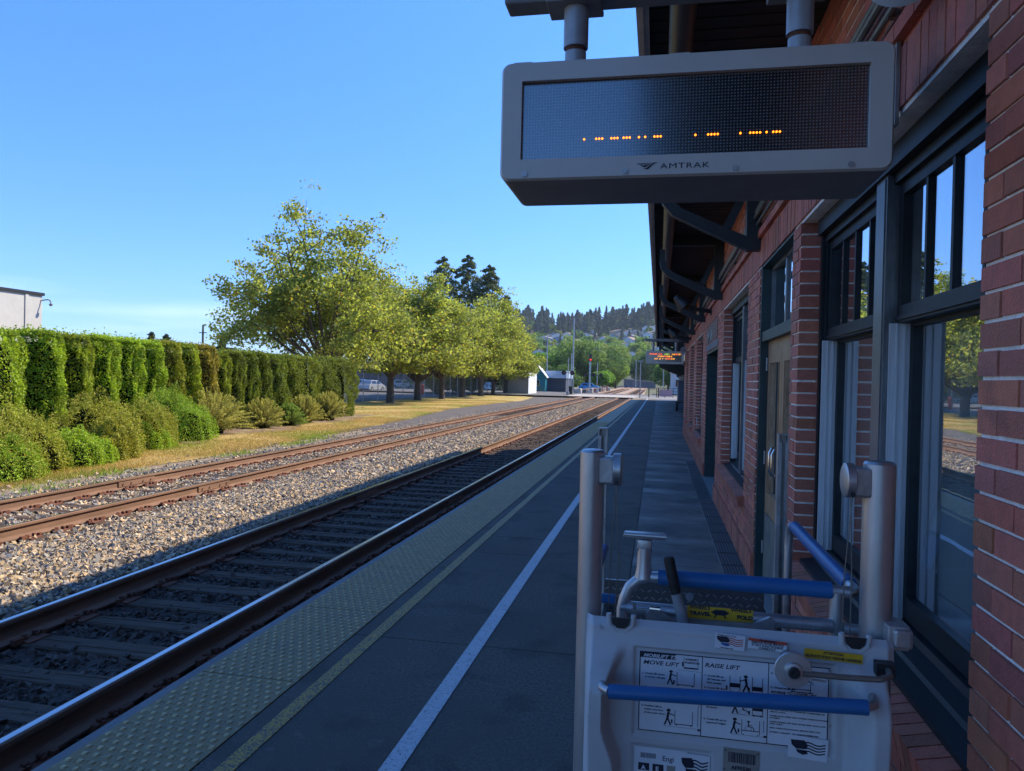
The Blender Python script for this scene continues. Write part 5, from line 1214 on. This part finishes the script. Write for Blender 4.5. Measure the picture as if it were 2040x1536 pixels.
# chain link fence behind the tree row
fo = empty('chain_link_fence', (-22.5, 70, -.4)); tag(fo, 'tall grey chain link fence behind the row of maples', 'fence')
fm = bpy.data.materials.new('chain_link_mesh'); fm.use_nodes = True; N, K = nodes(fm); b = N['Principled BSDF']; b.inputs['Base Color'].default_value = (.3, .31, .32, 1); b.inputs['Metallic'].default_value = .5; b.inputs['Roughness'].default_value = .5
t = N.new('ShaderNodeTexCoord'); sp = N.new('ShaderNodeSeparateXYZ'); K(t.outputs['Object'], sp.inputs[0]); outs = []
for sg in (1, -1):
    m1 = N.new('ShaderNodeMath'); m1.operation = 'MULTIPLY'; m1.inputs[1].default_value = sg; K(sp.outputs['Z'], m1.inputs[0]); a = N.new('ShaderNodeMath'); K(sp.outputs['Y'], a.inputs[0]); K(m1.outputs[0], a.inputs[1])
    d_ = N.new('ShaderNodeMath'); d_.operation = 'MULTIPLY'; d_.inputs[1].default_value = 12; K(a.outputs[0], d_.inputs[0]); f_ = N.new('ShaderNodeMath'); f_.operation = 'FRACT'; K(d_.outputs[0], f_.inputs[0])
    l_ = N.new('ShaderNodeMath'); l_.operation = 'LESS_THAN'; l_.inputs[1].default_value = .11; K(f_.outputs[0], l_.inputs[0]); outs.append(l_)
mxm = N.new('ShaderNodeMath'); mxm.operation = 'MAXIMUM'; K(outs[0].outputs[0], mxm.inputs[0]); K(outs[1].outputs[0], mxm.inputs[1]); K(mxm.outputs[0], b.inputs['Alpha'])
MB().add([(-22.5, 42, -.3), (-22.5, 97, -.3), (-22.5, 97, 1.9), (-22.5, 42, 1.9)], [(0, 1, 2, 3)]).build('mesh_panel', fm, fo)
for y in np.arange(42, 98, 3.05): MB().cyl((-22.5, y, -.4), (-22.5, y, 1.95), .035, n=8).build('fence_post', galv, fo)
MB().cyl((-22.5, 42, 1.9), (-22.5, 97, 1.9), .022, n=6).build('top_rail', galv, fo)
# beige shed at the end of the row
sh = empty('utility_shed', (-18.3, 97, -.4)); tag(sh, 'beige windowless utility shed with a white front beyond the last tree', 'shed')
MB().box(-20.3, -16.9, 96.4, 103, -.4, 2.45).build('wall', mat('beige_panel', (.36, .31, .25), .8, var=.08), sh); MB().box(-20.4, -16.85, 96.3, 103.1, 2.45, 2.55).build('roof', galv, sh); MB().box(-16.9, -16.84, 96.3, 102.8, -.3, 2.45).build('white_front', mat('white_sheeting', (.7, .72, .75), .6, var=.08), sh)
# teal gabled house and low shop
def house(name, x, y, w_, d_, h, rh, wm, rm, label, cat='house', group=None, rz=0, win=True, z=-.4):
    o = empty(name, (x, y, z), 0); tag(o, label, cat, group); 
    p = MB(); p.box(x-w_/2, x+w_/2, y, y+d_, z, z+h); p.prism([(x-w_/2, z+h), (x+w_/2, z+h), (x, z+h+rh)], 1, y+.01, y+d_-.01); p.build('wall', wm, o)
    rf = MB(); ov = w_*.06
    for sg in (-1, 1):
        rf.prism([(x+sg*(w_/2+ov), z+h-rh*.12), (x, z+h+rh), (x, z+h+rh+.18), (x+sg*(w_/2+ov), z+h-rh*.12+.18)], 1, y-.3, y+d_+.3)
    rf.build('roof', rm, o)
    if win:
        for xx in (-.25, .2):
            f = MB(); f.box(x+xx*w_-w_*.07, x+xx*w_+w_*.07, y-.06, y-.01, z+h*.35, z+h*.75); f.build('window', white, o); MB().box(x+xx*w_-w_*.055, x+xx*w_+w_*.055, y-.075, y-.06, z+h*.38, z+h*.72).build('window_pane', carglass, o)
    o.rotation_euler = (0, 0, rz); return o
teal = mat('teal_siding', (.015, .22, .27), .6, var=.08); wtrim = mat('white_trim', (.7, .72, .74), .5)
o = house('gabled_shop', -21.6, 128, 4.4, 2.2, 2.7, 2.6, teal, wtrim, 'small bright teal gabled building with white trim right of the shed', 'building')
o = empty('low_shop', (-17, 131, -.4)); tag(o, 'low dark shop with a pale blue white sign band right of the teal gable', 'building')
MB().box(-19.6, -16.2, 131, 140, -.4, 2.0).build('wall', mat('dark_wall', (.05, .06, .09), .7), o); MB().box(-19.8, -16.0, 130.4, 140, 2.0, 3.3).build('sign_band', mat('pale_sign_band', (.34, .44, .58), .6, var=.15, vscale=.8), o)
o = empty('white_trailer', (-26.5, 57, -.4)); tag(o, 'white site trailer with one window seen just past the hedge end', 'trailer')
MB().rbox(-29.6, -26.4, 57, 62, .0, 2.5, .05).build('body', mat('white_siding', (.50, .56, .64), .6, var=.05), o); MB().box(-28.6, -27.6, 56.97, 57.0, 1.3, 2.0).build('window', carglass, o)
# market stalls / boats and cars beyond the lot: parked cars
paint_c = {}
def carmat(n_, c): 
    if n_ not in paint_c: paint_c[n_] = mat('car_paint_'+n_, c, .3, .2, coat=.6)
    return paint_c[n_]
def car(x, y, rz, m, label, z=-.4, L_=4.2, hgt=1.5, group='parked cars'):
    o = empty('parked_car', (0, 0, 0)); tag(o, label, 'car', group)
    h = L_/2; w_ = .86
    prof = [(-h, .35), (-h+.05, .75), (-h+.25, .95), (-h+.55, 1.02), (-h+.75, hgt-.05), (-h+1.2, hgt), (.35, hgt-.02), (.8, hgt-.2), (1.25, .98), (h-.25, .86), (h-.03, .65), (h, .35), (h-.3, .22), (-h+.3, .22)]
    b_ = MB(); n = len(prof); vs = []
    for k, (yy, sc_) in enumerate(((-w_, .0), (-w_*.98, 1), (w_*.98, 1), (w_, 0))): pass
    for yy in (-w_, w_):
        for px, pz in prof: t_ = max(0, (pz-.95))/.6; vs.append((px, yy*(1-.22*t_), pz))
    b_.add(vs, [(i, (i+1) % n, n+(i+1) % n, n+i) for i in range(n)]+[tuple(range(n)), tuple(range(n, 2*n))]); bo = b_.build('body', m, o)
    bm = bmesh.new(); bm.from_mesh(bo.data); bmesh.ops.bevel(bm, geom=bm.edges[:], offset=.05, segments=2, affect='EDGES'); bm.to_mesh(bo.data); bm.free()
    gl = MB()
    for sg in (-1, 1):
        for a, b2 in (((-h+.78, 1.02), (-.25, 1.02)), ((-.17, 1.02), (.95, 1.02))):
            z2 = hgt-.12; t0 = 0; x0, x1_ = a[0], b2[0]
            gl.add([(x0, sg*w_*.995, 1.02), (x1_, sg*w_*.995, 1.02), (x1_-(.35 if x1_ > .5 else 0), sg*w_*(1-.22*(z2-.95)/.6)+sg*.012, z2), (x0+.12, sg*w_*(1-.22*(z2-.95)/.6)+sg*.012, z2)], [(0, 1, 2, 3)])
    gl.add([(1.2, -.7, 1.03), (1.2, .7, 1.03), (.84, .62, hgt-.18), (.84, -.62, hgt-.18)], [(0, 1, 2, 3)]); gl.add([(-h+.58, -.68, 1.06), (-h+.58, .68, 1.06), (-h+.74, .6, hgt-.12), (-h+.74, -.6, hgt-.12)], [(0, 1, 2, 3)])
    gl.build('glazing', carglass, o, recalc=False)
    for sx_ in (-h+.78, h-.82):
        for sy_ in (-1, 1):
            q_ = MB(); q_.cyl((sx_, sy_*(w_-.18), .32), (sx_, sy_*(w_+.015), .32), .32, n=18); wo_ = q_.build('wheel', tyre, o, smooth=True); q_ = MB(); q_.cyl((sx_, sy_*(w_+.012), .32), (sx_, sy_*(w_+.03), .32), .19, n=12); q_.build('rim', galv, wo_)
    for sy_ in (-1, 1): MB().box(h-.12, h+.01, sy_*.55-.14, sy_*.55+.14, .62, .74).build('headlight', white, o)
    o.location = (x, y, z); o.rotation_euler = (0, 0, rz); return o
car(-14.4, 157, R(-4), carmat('blue', (.03, .26, .62)), 'bright blue hatchback parked beyond the level crossing', z=-.35, L_=4.4, hgt=1.55)
q = random.Random(12)
kinds = [('white', (.6, .6, .6)), ('silver', (.36, .38, .4)), ('dark', (.03, .035, .05)), ('red', (.35, .03, .03)), ('maroon', (.16, .03, .03))]
for i, (x, y, k, lb) in enumerate(((-41, 88, 0, 'white car in the lot seen between the first and second maples'), (-37, 92, 1, 'silver car in the lot between the second and third maples'), (-47, 95, 3, 'red car in the lot left of the second maple trunk'), (-53, 110, 0, 'white car farther back in the lot behind the first maple'), (-47, 112, 1, 'silver car farther back in the lot behind the second maple'), (-26.5, 118, 0, 'white car by the fence in front of the teal gable'), (-42, 118, 0, 'white car at the back of the lot behind the fence'))):
    car(x, y, q.choice((R(20), R(80), R(-15))), carmat(*kinds[k]), lb)
o = empty('warehouse', (-70, 150, -.4)); tag(o, 'long dark roofed shed across the lot behind the maple trunks', 'building')
MB().box(-100, -36, 152, 165, -.4, 4.6).build('wall', mat('shed_wall', (.10, .10, .12), .8, var=.3, vscale=.3), o); MB().box(-101, -35, 151, 166, 4.6, 5.1).build('roof', galv, o)
s = MB(); s.rbox(-38.5, -35.5, 76, 78.2, -.4, 1.5, .05); tag(s.build('storage_bin', mat('bin_grey', (.38, .40, .42), .6, var=.1)), 'pale grey storage bin in the lot right of the first maple trunk', 'bin')
s = MB(); s.cyl((-26.8, 82, -.4), (-26.8, 82, .75), .2, n=16); s.lathe([(.2, .75), (.12, .86), (0, .88)], 16, 0, Matrix.Translation((-26.8, 82, 0))); tag(s.build('red_tank', mat('red_paint', (.5, .04, .02), .5)), 'small upright red tank behind the fence beside the second maple trunk', 'tank')
# scrub behind fence
def scrub(x, y, r_, h, seed, label, m=maplem, c=(.6, .7, .6), n=5000, size=.22, name='shrub', grp='scrub and small trees in the distance', zb=-.4):
    g = np.random.default_rng(seed); root = empty(name, (x, y, zb)); tag(root, label, 'shrub' if name == 'shrub' else 'tree', grp)
    L_ = 8; Ps = []
    for k in range(L_):
        c0 = np.array([g.normal(0, .38)*r_, g.normal(0, .38)*r_, h*g.uniform(.3, .72)]); rr_ = r_*g.uniform(.35, .6); u = g.normal(size=(n//L_, 3)); u /= np.linalg.norm(u, axis=1)[:, None]
        Ps.append(c0+u*np.array([rr_, rr_, h*.28])*g.uniform(.75, 1.05, (n//L_, 1)))
    P = np.vstack(Ps); P = P[P[:, 2] > 0]; V, Fq = leafquads(P, size, g, .7); npmesh('crown', V, Fq, m, leafcol(len(P), g, c, .4), root)
    mb = MB(); mb.cyl((0, 0, -.2), (0, 0, h*.6), r_*.07, r_*.03, n=6)
    for k in range(4): a = k*1.6; mb.cyl((0, 0, h*.3), (math.cos(a)*r_*.5, math.sin(a)*r_*.5, h*.65), r_*.03, r_*.012, n=5)
    o = mb.build('trunk', trunkm); o.parent = root; return root
scrub(-31.0, 66, 1.2, 3.6, 1, 'leafy young tree beside the white trailer', c=(.6, .75, .6), name='young_tree')
for i, (x, y) in enumerate(((-25.5, 84), (-25.0, 88.5), (-25.3, 93), (-25.0, 97.5))): scrub(x, y, 1.6, 2.9, 10+i, f'dull twiggy bush behind the fence, {ORD[i]} of four from the left', c=(.42, .40, .5), n=3500)
# ---------------------------------------------------------------- crossing hardware
def flasher(x, y, label, s_=1.0, z=-.3, arms=True):
    o = empty('crossing_signal', (x, y, z)); tag(o, label, 'crossing signal', 'level crossing signals'); MB().cyl((x, y, z), (x, y, z+4.9*s_), .07, n=10).build('mast', galv, o)
    MB().rbox(x-.18, x+.18, y-.18, y+.18, z, z+.5, .03).build('base', galv, o)
    bb = MB(); bb.box(x-.75, x+.75, y-.04, y+.04, z+2.9*s_, z+2.98*s_); bb.build('lamp_bar', blackm, o)
    for sg in (-1, 1):
        l_ = MB(); l_.cyl((x+sg*.55, y-.12, z+2.94*s_), (x+sg*.55, y-.06, z+2.94*s_), .30, n=20); l_.cyl((x+sg*.55, y-.3, z+2.98*s_), (x+sg*.55, y-.12, z+2.94*s_), .15, n=12); h_ = l_.build('lamp_disc', blackm, o); MB().cyl((x+sg*.55, y-.31, z+2.98*s_), (x+sg*.55, y-.302, z+2.98*s_), .12, n=12).build('lens', lensm, h_)
    if arms:
        for sg in (-1, 1):
            M = Matrix.Translation((x, y-.09, z+4.2*s_)) @ Matrix.Rotation(R(45*sg), 4, 'Y'); c_ = MB(); c_.box(-.65, .65, -.01-.004*sg, .01-.004*sg, -.11, .11, 0, None, M); c_.build('crossbuck', wtrim, o)
    return o
flasher(-11.6, 96, 'tall crossing signal mast with twin black lamps left of the far track', arms=False)
o = flasher(-10.4, 113, 'second crossing signal mast beside pale posts', arms=False); flasher(-9.6, 118, 'third crossing signal mast, behind the second', arms=False)
flasher(3.1, 100, 'crossing signal mast with black lamps seen under the shelter roof'); flasher(4.4, 108, 'farther crossing signal mast seen past the shelter', arms=False)
o = empty('rail_signal', (-7.0, 98, -.3)); tag(o, 'slender railway signal on a pale green post with a red light', 'signal')
x, y = -13.6, 150
MB().cyl((x, y, -.4), (x, y, 5.6), .09, n=10).build('post', mat('pale_green_post', (.25, .40, .42), .5), o); hd = MB(); hd.rbox(x-.28, x+.28, y-.2, y+.1, 5.6, 7.0, .08); hd.build('signal_head', blackm, o)
l_ = MB(); l_.cyl((x, y-.22, 5.95), (x, y-.2, 5.95), .16, n=14); l_.build('red_lamp', lampred, o); o.location = (x, y, -.4)
for c_ in o.children: c_.data.transform(Matrix.Translation((ORG[o.name]-Vector((x, y, -.4)))))
pole(-16.0, 140, 13.5, .16, 'tall pale pole standing left of the blue hatchback', m=galv)
pole(-20.7, 138, 10.0, .13, 'grey pole right of the teal gable', m=galv, arms=((9.4, .6),))
pole(-12.6, 108, 5.6, .10, 'thin pole beside the crossing signals', m=galv)
pole(-7.5, 250, 9.0, .14, 'distant grey pole beside the tracks left of the platform end', m=galv)
pole(-1.9, 78.5, 3.9, .06, 'slim lamp post at the far end of the platform by the white line', m=galv, arms=((3.8, .28),), cat='lamp post')
pole(.55, 95, 6.5, .07, 'slim post past the end of the platform beneath the distant sign', m=galv)
# bollards, small items
for i, x in enumerate((-1.95, -.9)):
    s = MB(); s.cyl((x+.9, 84, -.02), (x+.9, 84, 1.0), .06, n=12); s.lathe([(.06, 1.0), (.04, 1.04), (0, 1.05)], 12, 0, Matrix.Translation((x+.9, 84, 0))); tag(s.build('bollard', blackm), ('black bollard at the platform end, left one', 'black bollard at the platform end, right one')[i], 'bollard', 'bollards at the platform end')
fo = empty('low_railing', (1.6, 84.5, -.02)); tag(fo, 'low dark railing across the end of the platform with a pinkish board', 'railing'); s = MB()
for x in np.arange(-.2, 4.6, .9): s.cyl((x, 84.5, -.02), (x, 84.5, 1.05), .035, n=8)
for z in (.3, .65, 1.02): s.cyl((-.2, 84.5, z), (4.5, 84.5, z), .025, n=6)
s.build('rails', blackm, fo); MB().box(.1, 1.5, 84.42, 84.45, .12, .85).build('notice_board', mat('pinkish_board', (.42, .26, .28), .6, var=.1), fo)
o = empty('white_building', (4.5, 135, -.4)); tag(o, 'pale grey white building beyond the crossing right of the tracks', 'building'); MB().box(2.2, 9.5, 136, 146, -.4, 3.4).build('wall', mat('pale_grey_wall', (.55, .55, .56), .8, var=.12, vscale=.6), o); MB().box(2.0, 9.7, 135.8, 146.2, 3.4, 3.6).build('roof', galv, o)
for xx in (3, 4.6, 6.2): MB().box(xx, xx+.9, 135.95, 136.0, 1.0, 2.2).build('window', carglass, o)
q = random.Random(21)
cols_ = [('pale', (.45, .40, .34)), ('dark grey', (.12, .11, .11)), ('tan', (.42, .28, .18)), ('grey', (.28, .27, .26)), ('rusty', (.24, .11, .07))]
for i in range(11):
    nme, cc = cols_[i % 5]; x = -11.9+i*.10-((i-5)*.02); y = 110+i*5.2; sz = q.uniform(.55, .8)
    s = MB(); s.rbox(-sz, sz, -.4, .4, 0, q.uniform(.7, 1.05), .14, seg=2); 
    for k, v in enumerate(s.v): s.v[k] = (v[0]+q.uniform(-.05, .05), v[1]+q.uniform(-.05, .05), v[2]+q.uniform(-.05, .05))
    r_ = s.build('boulder', mat('boulder_'+nme.replace(' ', '_')+str(i), cc, .9, var=.35, vscale=3, bump=.5)); r_.location = (x, y, -.42); r_.rotation_euler = (0, 0, q.uniform(-.4, .4)); tag(r_, f'{nme} barrier boulder, {ORD[i]} from the near end of the row left of the tracks', 'boulder', 'boulders lining the track')
s = MB(); s.rbox(-12.15, -11.65, 101.5, 102, -.3, .75, .06); s.rbox(-12.2, -11.6, 101.45, 102.05, .75, .85, .03); tag(s.build('litter_bin', blackm), 'black litter bin near the crossing left of the tracks', 'bin')
# distant row of low sheds under the trees
o = empty('grey_depot', (-3, 262, -.4)); tag(o, 'low grey depot building at the far end of the tracks', 'building'); MB().prism([(-12, -.4), (-1, -.4), (-1, 1.6), (-5, 2.0), (-12, 2.6)], 1, 262, 275).build('wall', mat('depot_wall', (.14, .15, .17), .8, var=.2, vscale=.5), o); MB().prism([(-12.5, 2.6), (-5, 2.0), (-.5, 1.6), (-.5, 1.8), (-5, 2.2), (-12.5, 2.8)], 1, 261.5, 275.5).build('roof', galv, o)
# ---------------------------------------------------------------- hill
def hz(x, y):
    u = max(0, (y-300)/520); b_ = 62*min(u, 1)**1.25+6*max(0, u-1)
    side = 1/(1+math.exp(-(x+.33*y)/28)); wob = 3*math.sin(x*.021+1)+2*math.sin(x*.047+y*.01)
    return -.5+(b_+wob*min(1, u*1.5))*side
xs = np.linspace(-700, 500, 80); ys = np.linspace(300, 1300, 60); V = [(x, y, hz(x, y)) for y in ys for x in xs]; n = len(xs)
struct(npmesh('hill', np.array(V), np.array([(j*n+i, j*n+i+1, (j+1)*n+i+1, (j+1)*n+i) for j in range(len(ys)-1) for i in range(n-1)]), gmat('hill_ground', (.035, .05, .02), (.08, .09, .035), .05, 0, 1), smooth=True))
q = random.Random(77)
cv = [conifer(26, 6.6, 50+k, 2600, m=hillcm, sz=1.5, name='hill_conifer', dens=.9) for k in range(4)]
def where(x, y):
    p = 1020+1475*math.tan(math.atan2(x, y)+yaw)
    return 'left' if p < 1110 else 'left middle' if p < 1160 else 'middle' if p < 1210 else 'right middle' if p < 1260 else 'right'
lbl = 'tall dark conifer in the wooded crest of the far hill'
pts = []
def xr(y, lo=1015, hi=1345):
    f = lambda p: math.tan(math.atan((p-1020)/1475)-yaw)*y
    return q.uniform(f(lo), f(hi))
for k in range(190): y = q.uniform(720, 900); pts.append((xr(y), y))
for k in range(50): y = q.uniform(560, 720); pts.append((xr(y), y))
for k, (x, y) in enumerate(pts):
    s_ = q.uniform(.5, 1.05)*(1 if y > 690 else .55)
    o = cv[k] if k < 4 else copy_tree(cv[k % 4])
    o.location = (x, y, hz(x, y)-1); o.rotation_euler = (0, 0, q.uniform(0, 6)); w_ = s_*q.uniform(.75, 1.35); o.scale = (w_, w_, s_)
    tl = 'tallest' if s_ > .92 else 'mid height' if s_ > .7 else 'short'
    if y > 690: tag(o, f'{tl} dark conifer on the wooded crest, {"front" if y < 800 else "back"} rank, {where(x, y)} of the hill', 'conifer', 'conifers on the hill crest')
    else: tag(o, f'dark conifer among the houses on the {where(x, y)} part of the hillside', 'conifer', 'conifers on the lower hillside')
dv = [scrub(0, 0, 5.5, 11, 60+k, 'rounded green tree', c=cc, n=2600, size=1.0, name='hill_tree', m=hilltm, zb=0) for k, cc in enumerate(((.55, .75, .6), (.85, .95, .7), (.42, .55, .6), (.9, .8, .8)))]
lb2 = ['mid green rounded tree among the hillside houses', 'light yellow green rounded tree among the hillside houses', 'dark green rounded tree among the hillside houses', 'pale olive rounded tree among the hillside houses']
for k in range(125):
    y = q.uniform(420, 735) if k < 105 else q.uniform(740, 880); x = xr(y); j = k % 4
    o = dv[k] if k < 4 else copy_tree(dv[j]); s_ = q.uniform(.5, 1.1)
    o.location = (x, y, hz(x, y)-.8 if y > 300 else -.5); o.rotation_euler = (0, 0, q.uniform(0, 6)); o.scale = (s_, s_, s_*q.uniform(.85, 1.2)); tag(o, f'{lb2[j]}, {"low" if y < 520 else "half way up" if y < 630 else "high up"} on the {where(x, y)}', 'tree', 'trees among the hillside houses')
roofs = [mat('grey_roof', (.20, .19, .20), .8), mat('brown_roof', (.22, .16, .13), .8), mat('blue_grey_roof', (.14, .17, .22), .8)]
walls_ = [mat('white_wall', (.62, .62, .60), .8), mat('tan_wall', (.45, .36, .27), .8), mat('blue_wall', (.20, .32, .45), .8)]
wn = ['white', 'tan', 'pale blue']; rn = ['grey', 'brown', 'blue grey']
for k in range(80):
    y = q.uniform(400, 720); x = xr(y, 1030, 1330); a, b_ = q.randrange(3), q.randrange(3); z = hz(x, y)
    if k % 2: a = 0
    o = house('hillside_house', x, y, q.uniform(9, 15), q.uniform(7, 10), q.uniform(3.5, 6), q.uniform(1.8, 3), walls_[a], roofs[b_], f'{wn[a]} house with {rn[b_]} roof, {"low" if y < 510 else "half way" if y < 620 else "high"} on the {where(x, y)} of the hillside', 'house', 'houses on the hillside', rz=q.uniform(-.6, .6), z=z-.3)
# big trees beyond the crossing
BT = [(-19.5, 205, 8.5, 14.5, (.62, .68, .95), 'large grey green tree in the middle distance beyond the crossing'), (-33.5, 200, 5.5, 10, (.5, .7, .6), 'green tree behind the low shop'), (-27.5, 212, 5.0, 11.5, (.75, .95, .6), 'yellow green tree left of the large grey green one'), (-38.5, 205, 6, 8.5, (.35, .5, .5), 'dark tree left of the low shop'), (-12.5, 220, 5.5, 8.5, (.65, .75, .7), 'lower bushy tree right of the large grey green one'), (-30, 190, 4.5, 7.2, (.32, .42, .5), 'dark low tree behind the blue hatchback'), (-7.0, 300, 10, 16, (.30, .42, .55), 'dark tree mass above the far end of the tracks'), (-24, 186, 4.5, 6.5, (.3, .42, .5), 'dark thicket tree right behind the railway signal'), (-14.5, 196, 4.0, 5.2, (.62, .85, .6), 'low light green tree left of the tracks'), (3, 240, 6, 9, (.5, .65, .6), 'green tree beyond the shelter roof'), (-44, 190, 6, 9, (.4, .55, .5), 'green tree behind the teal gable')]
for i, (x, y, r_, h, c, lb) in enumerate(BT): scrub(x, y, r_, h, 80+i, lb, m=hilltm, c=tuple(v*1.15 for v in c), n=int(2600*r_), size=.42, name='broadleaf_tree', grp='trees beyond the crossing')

# ---------------------------------------------------------------- haze
hzm = bpy.data.materials.new('haze'); hzm.use_nodes = True; N, K = nodes(hzm); N.remove(N['Principled BSDF'])
pv = N.new('ShaderNodeVolumePrincipled'); pv.inputs['Color'].default_value = (.72, .84, 1, 1); pv.inputs['Density'].default_value = .00013; pv.inputs['Anisotropy'].default_value = .2
K(pv.outputs[0], N['Material Output'].inputs['Volume'])
hb = MB().box(-900, 700, -300, 1500, -2, 110).build('haze', hzm); hb['kind'] = 'stuff'; hb['label'] = 'thin blue summer haze over the far wooded hill'; hb['category'] = 'haze'

rk = empty('brochure_rack', (1.6, 3.6, 0)); tag(rk, 'slanted wire rack of coloured brochures inside the nearest window', 'rack')
M = Matrix.Translation((1.35, 3.0, .75)) @ Matrix.Rotation(R(14), 4, 'Y')
mb = MB()
for i in range(7): mb.box(-.004, .004, i*.2-.004, i*.2+.004, 0, .75, 0, None, M)
for k in range(5): mb.box(-.004, .004, 0, 1.2, k*.18-.004, k*.18+.004, 0, None, M)
mb.cyl((1.4, 3.6, 0), (1.4, 3.6, .78), .03, n=8); mb.build('wire_frame', blackm, rk)
cs = [mat('brochure_blue', (.08, .22, .4)), mat('brochure_green', (.08, .3, .2)), mat('brochure_cream', (.55, .52, .42)), mat('brochure_teal', (.05, .3, .34))]
q = random.Random(6); mb = MB()
for i in range(6):
    for k in range(4): mb.box(.006, .012, i*.2+.02, i*.2+.18, k*.18+.01, k*.18+.165, q.randrange(4), None, M)
mb.build('brochures', cs, rk)
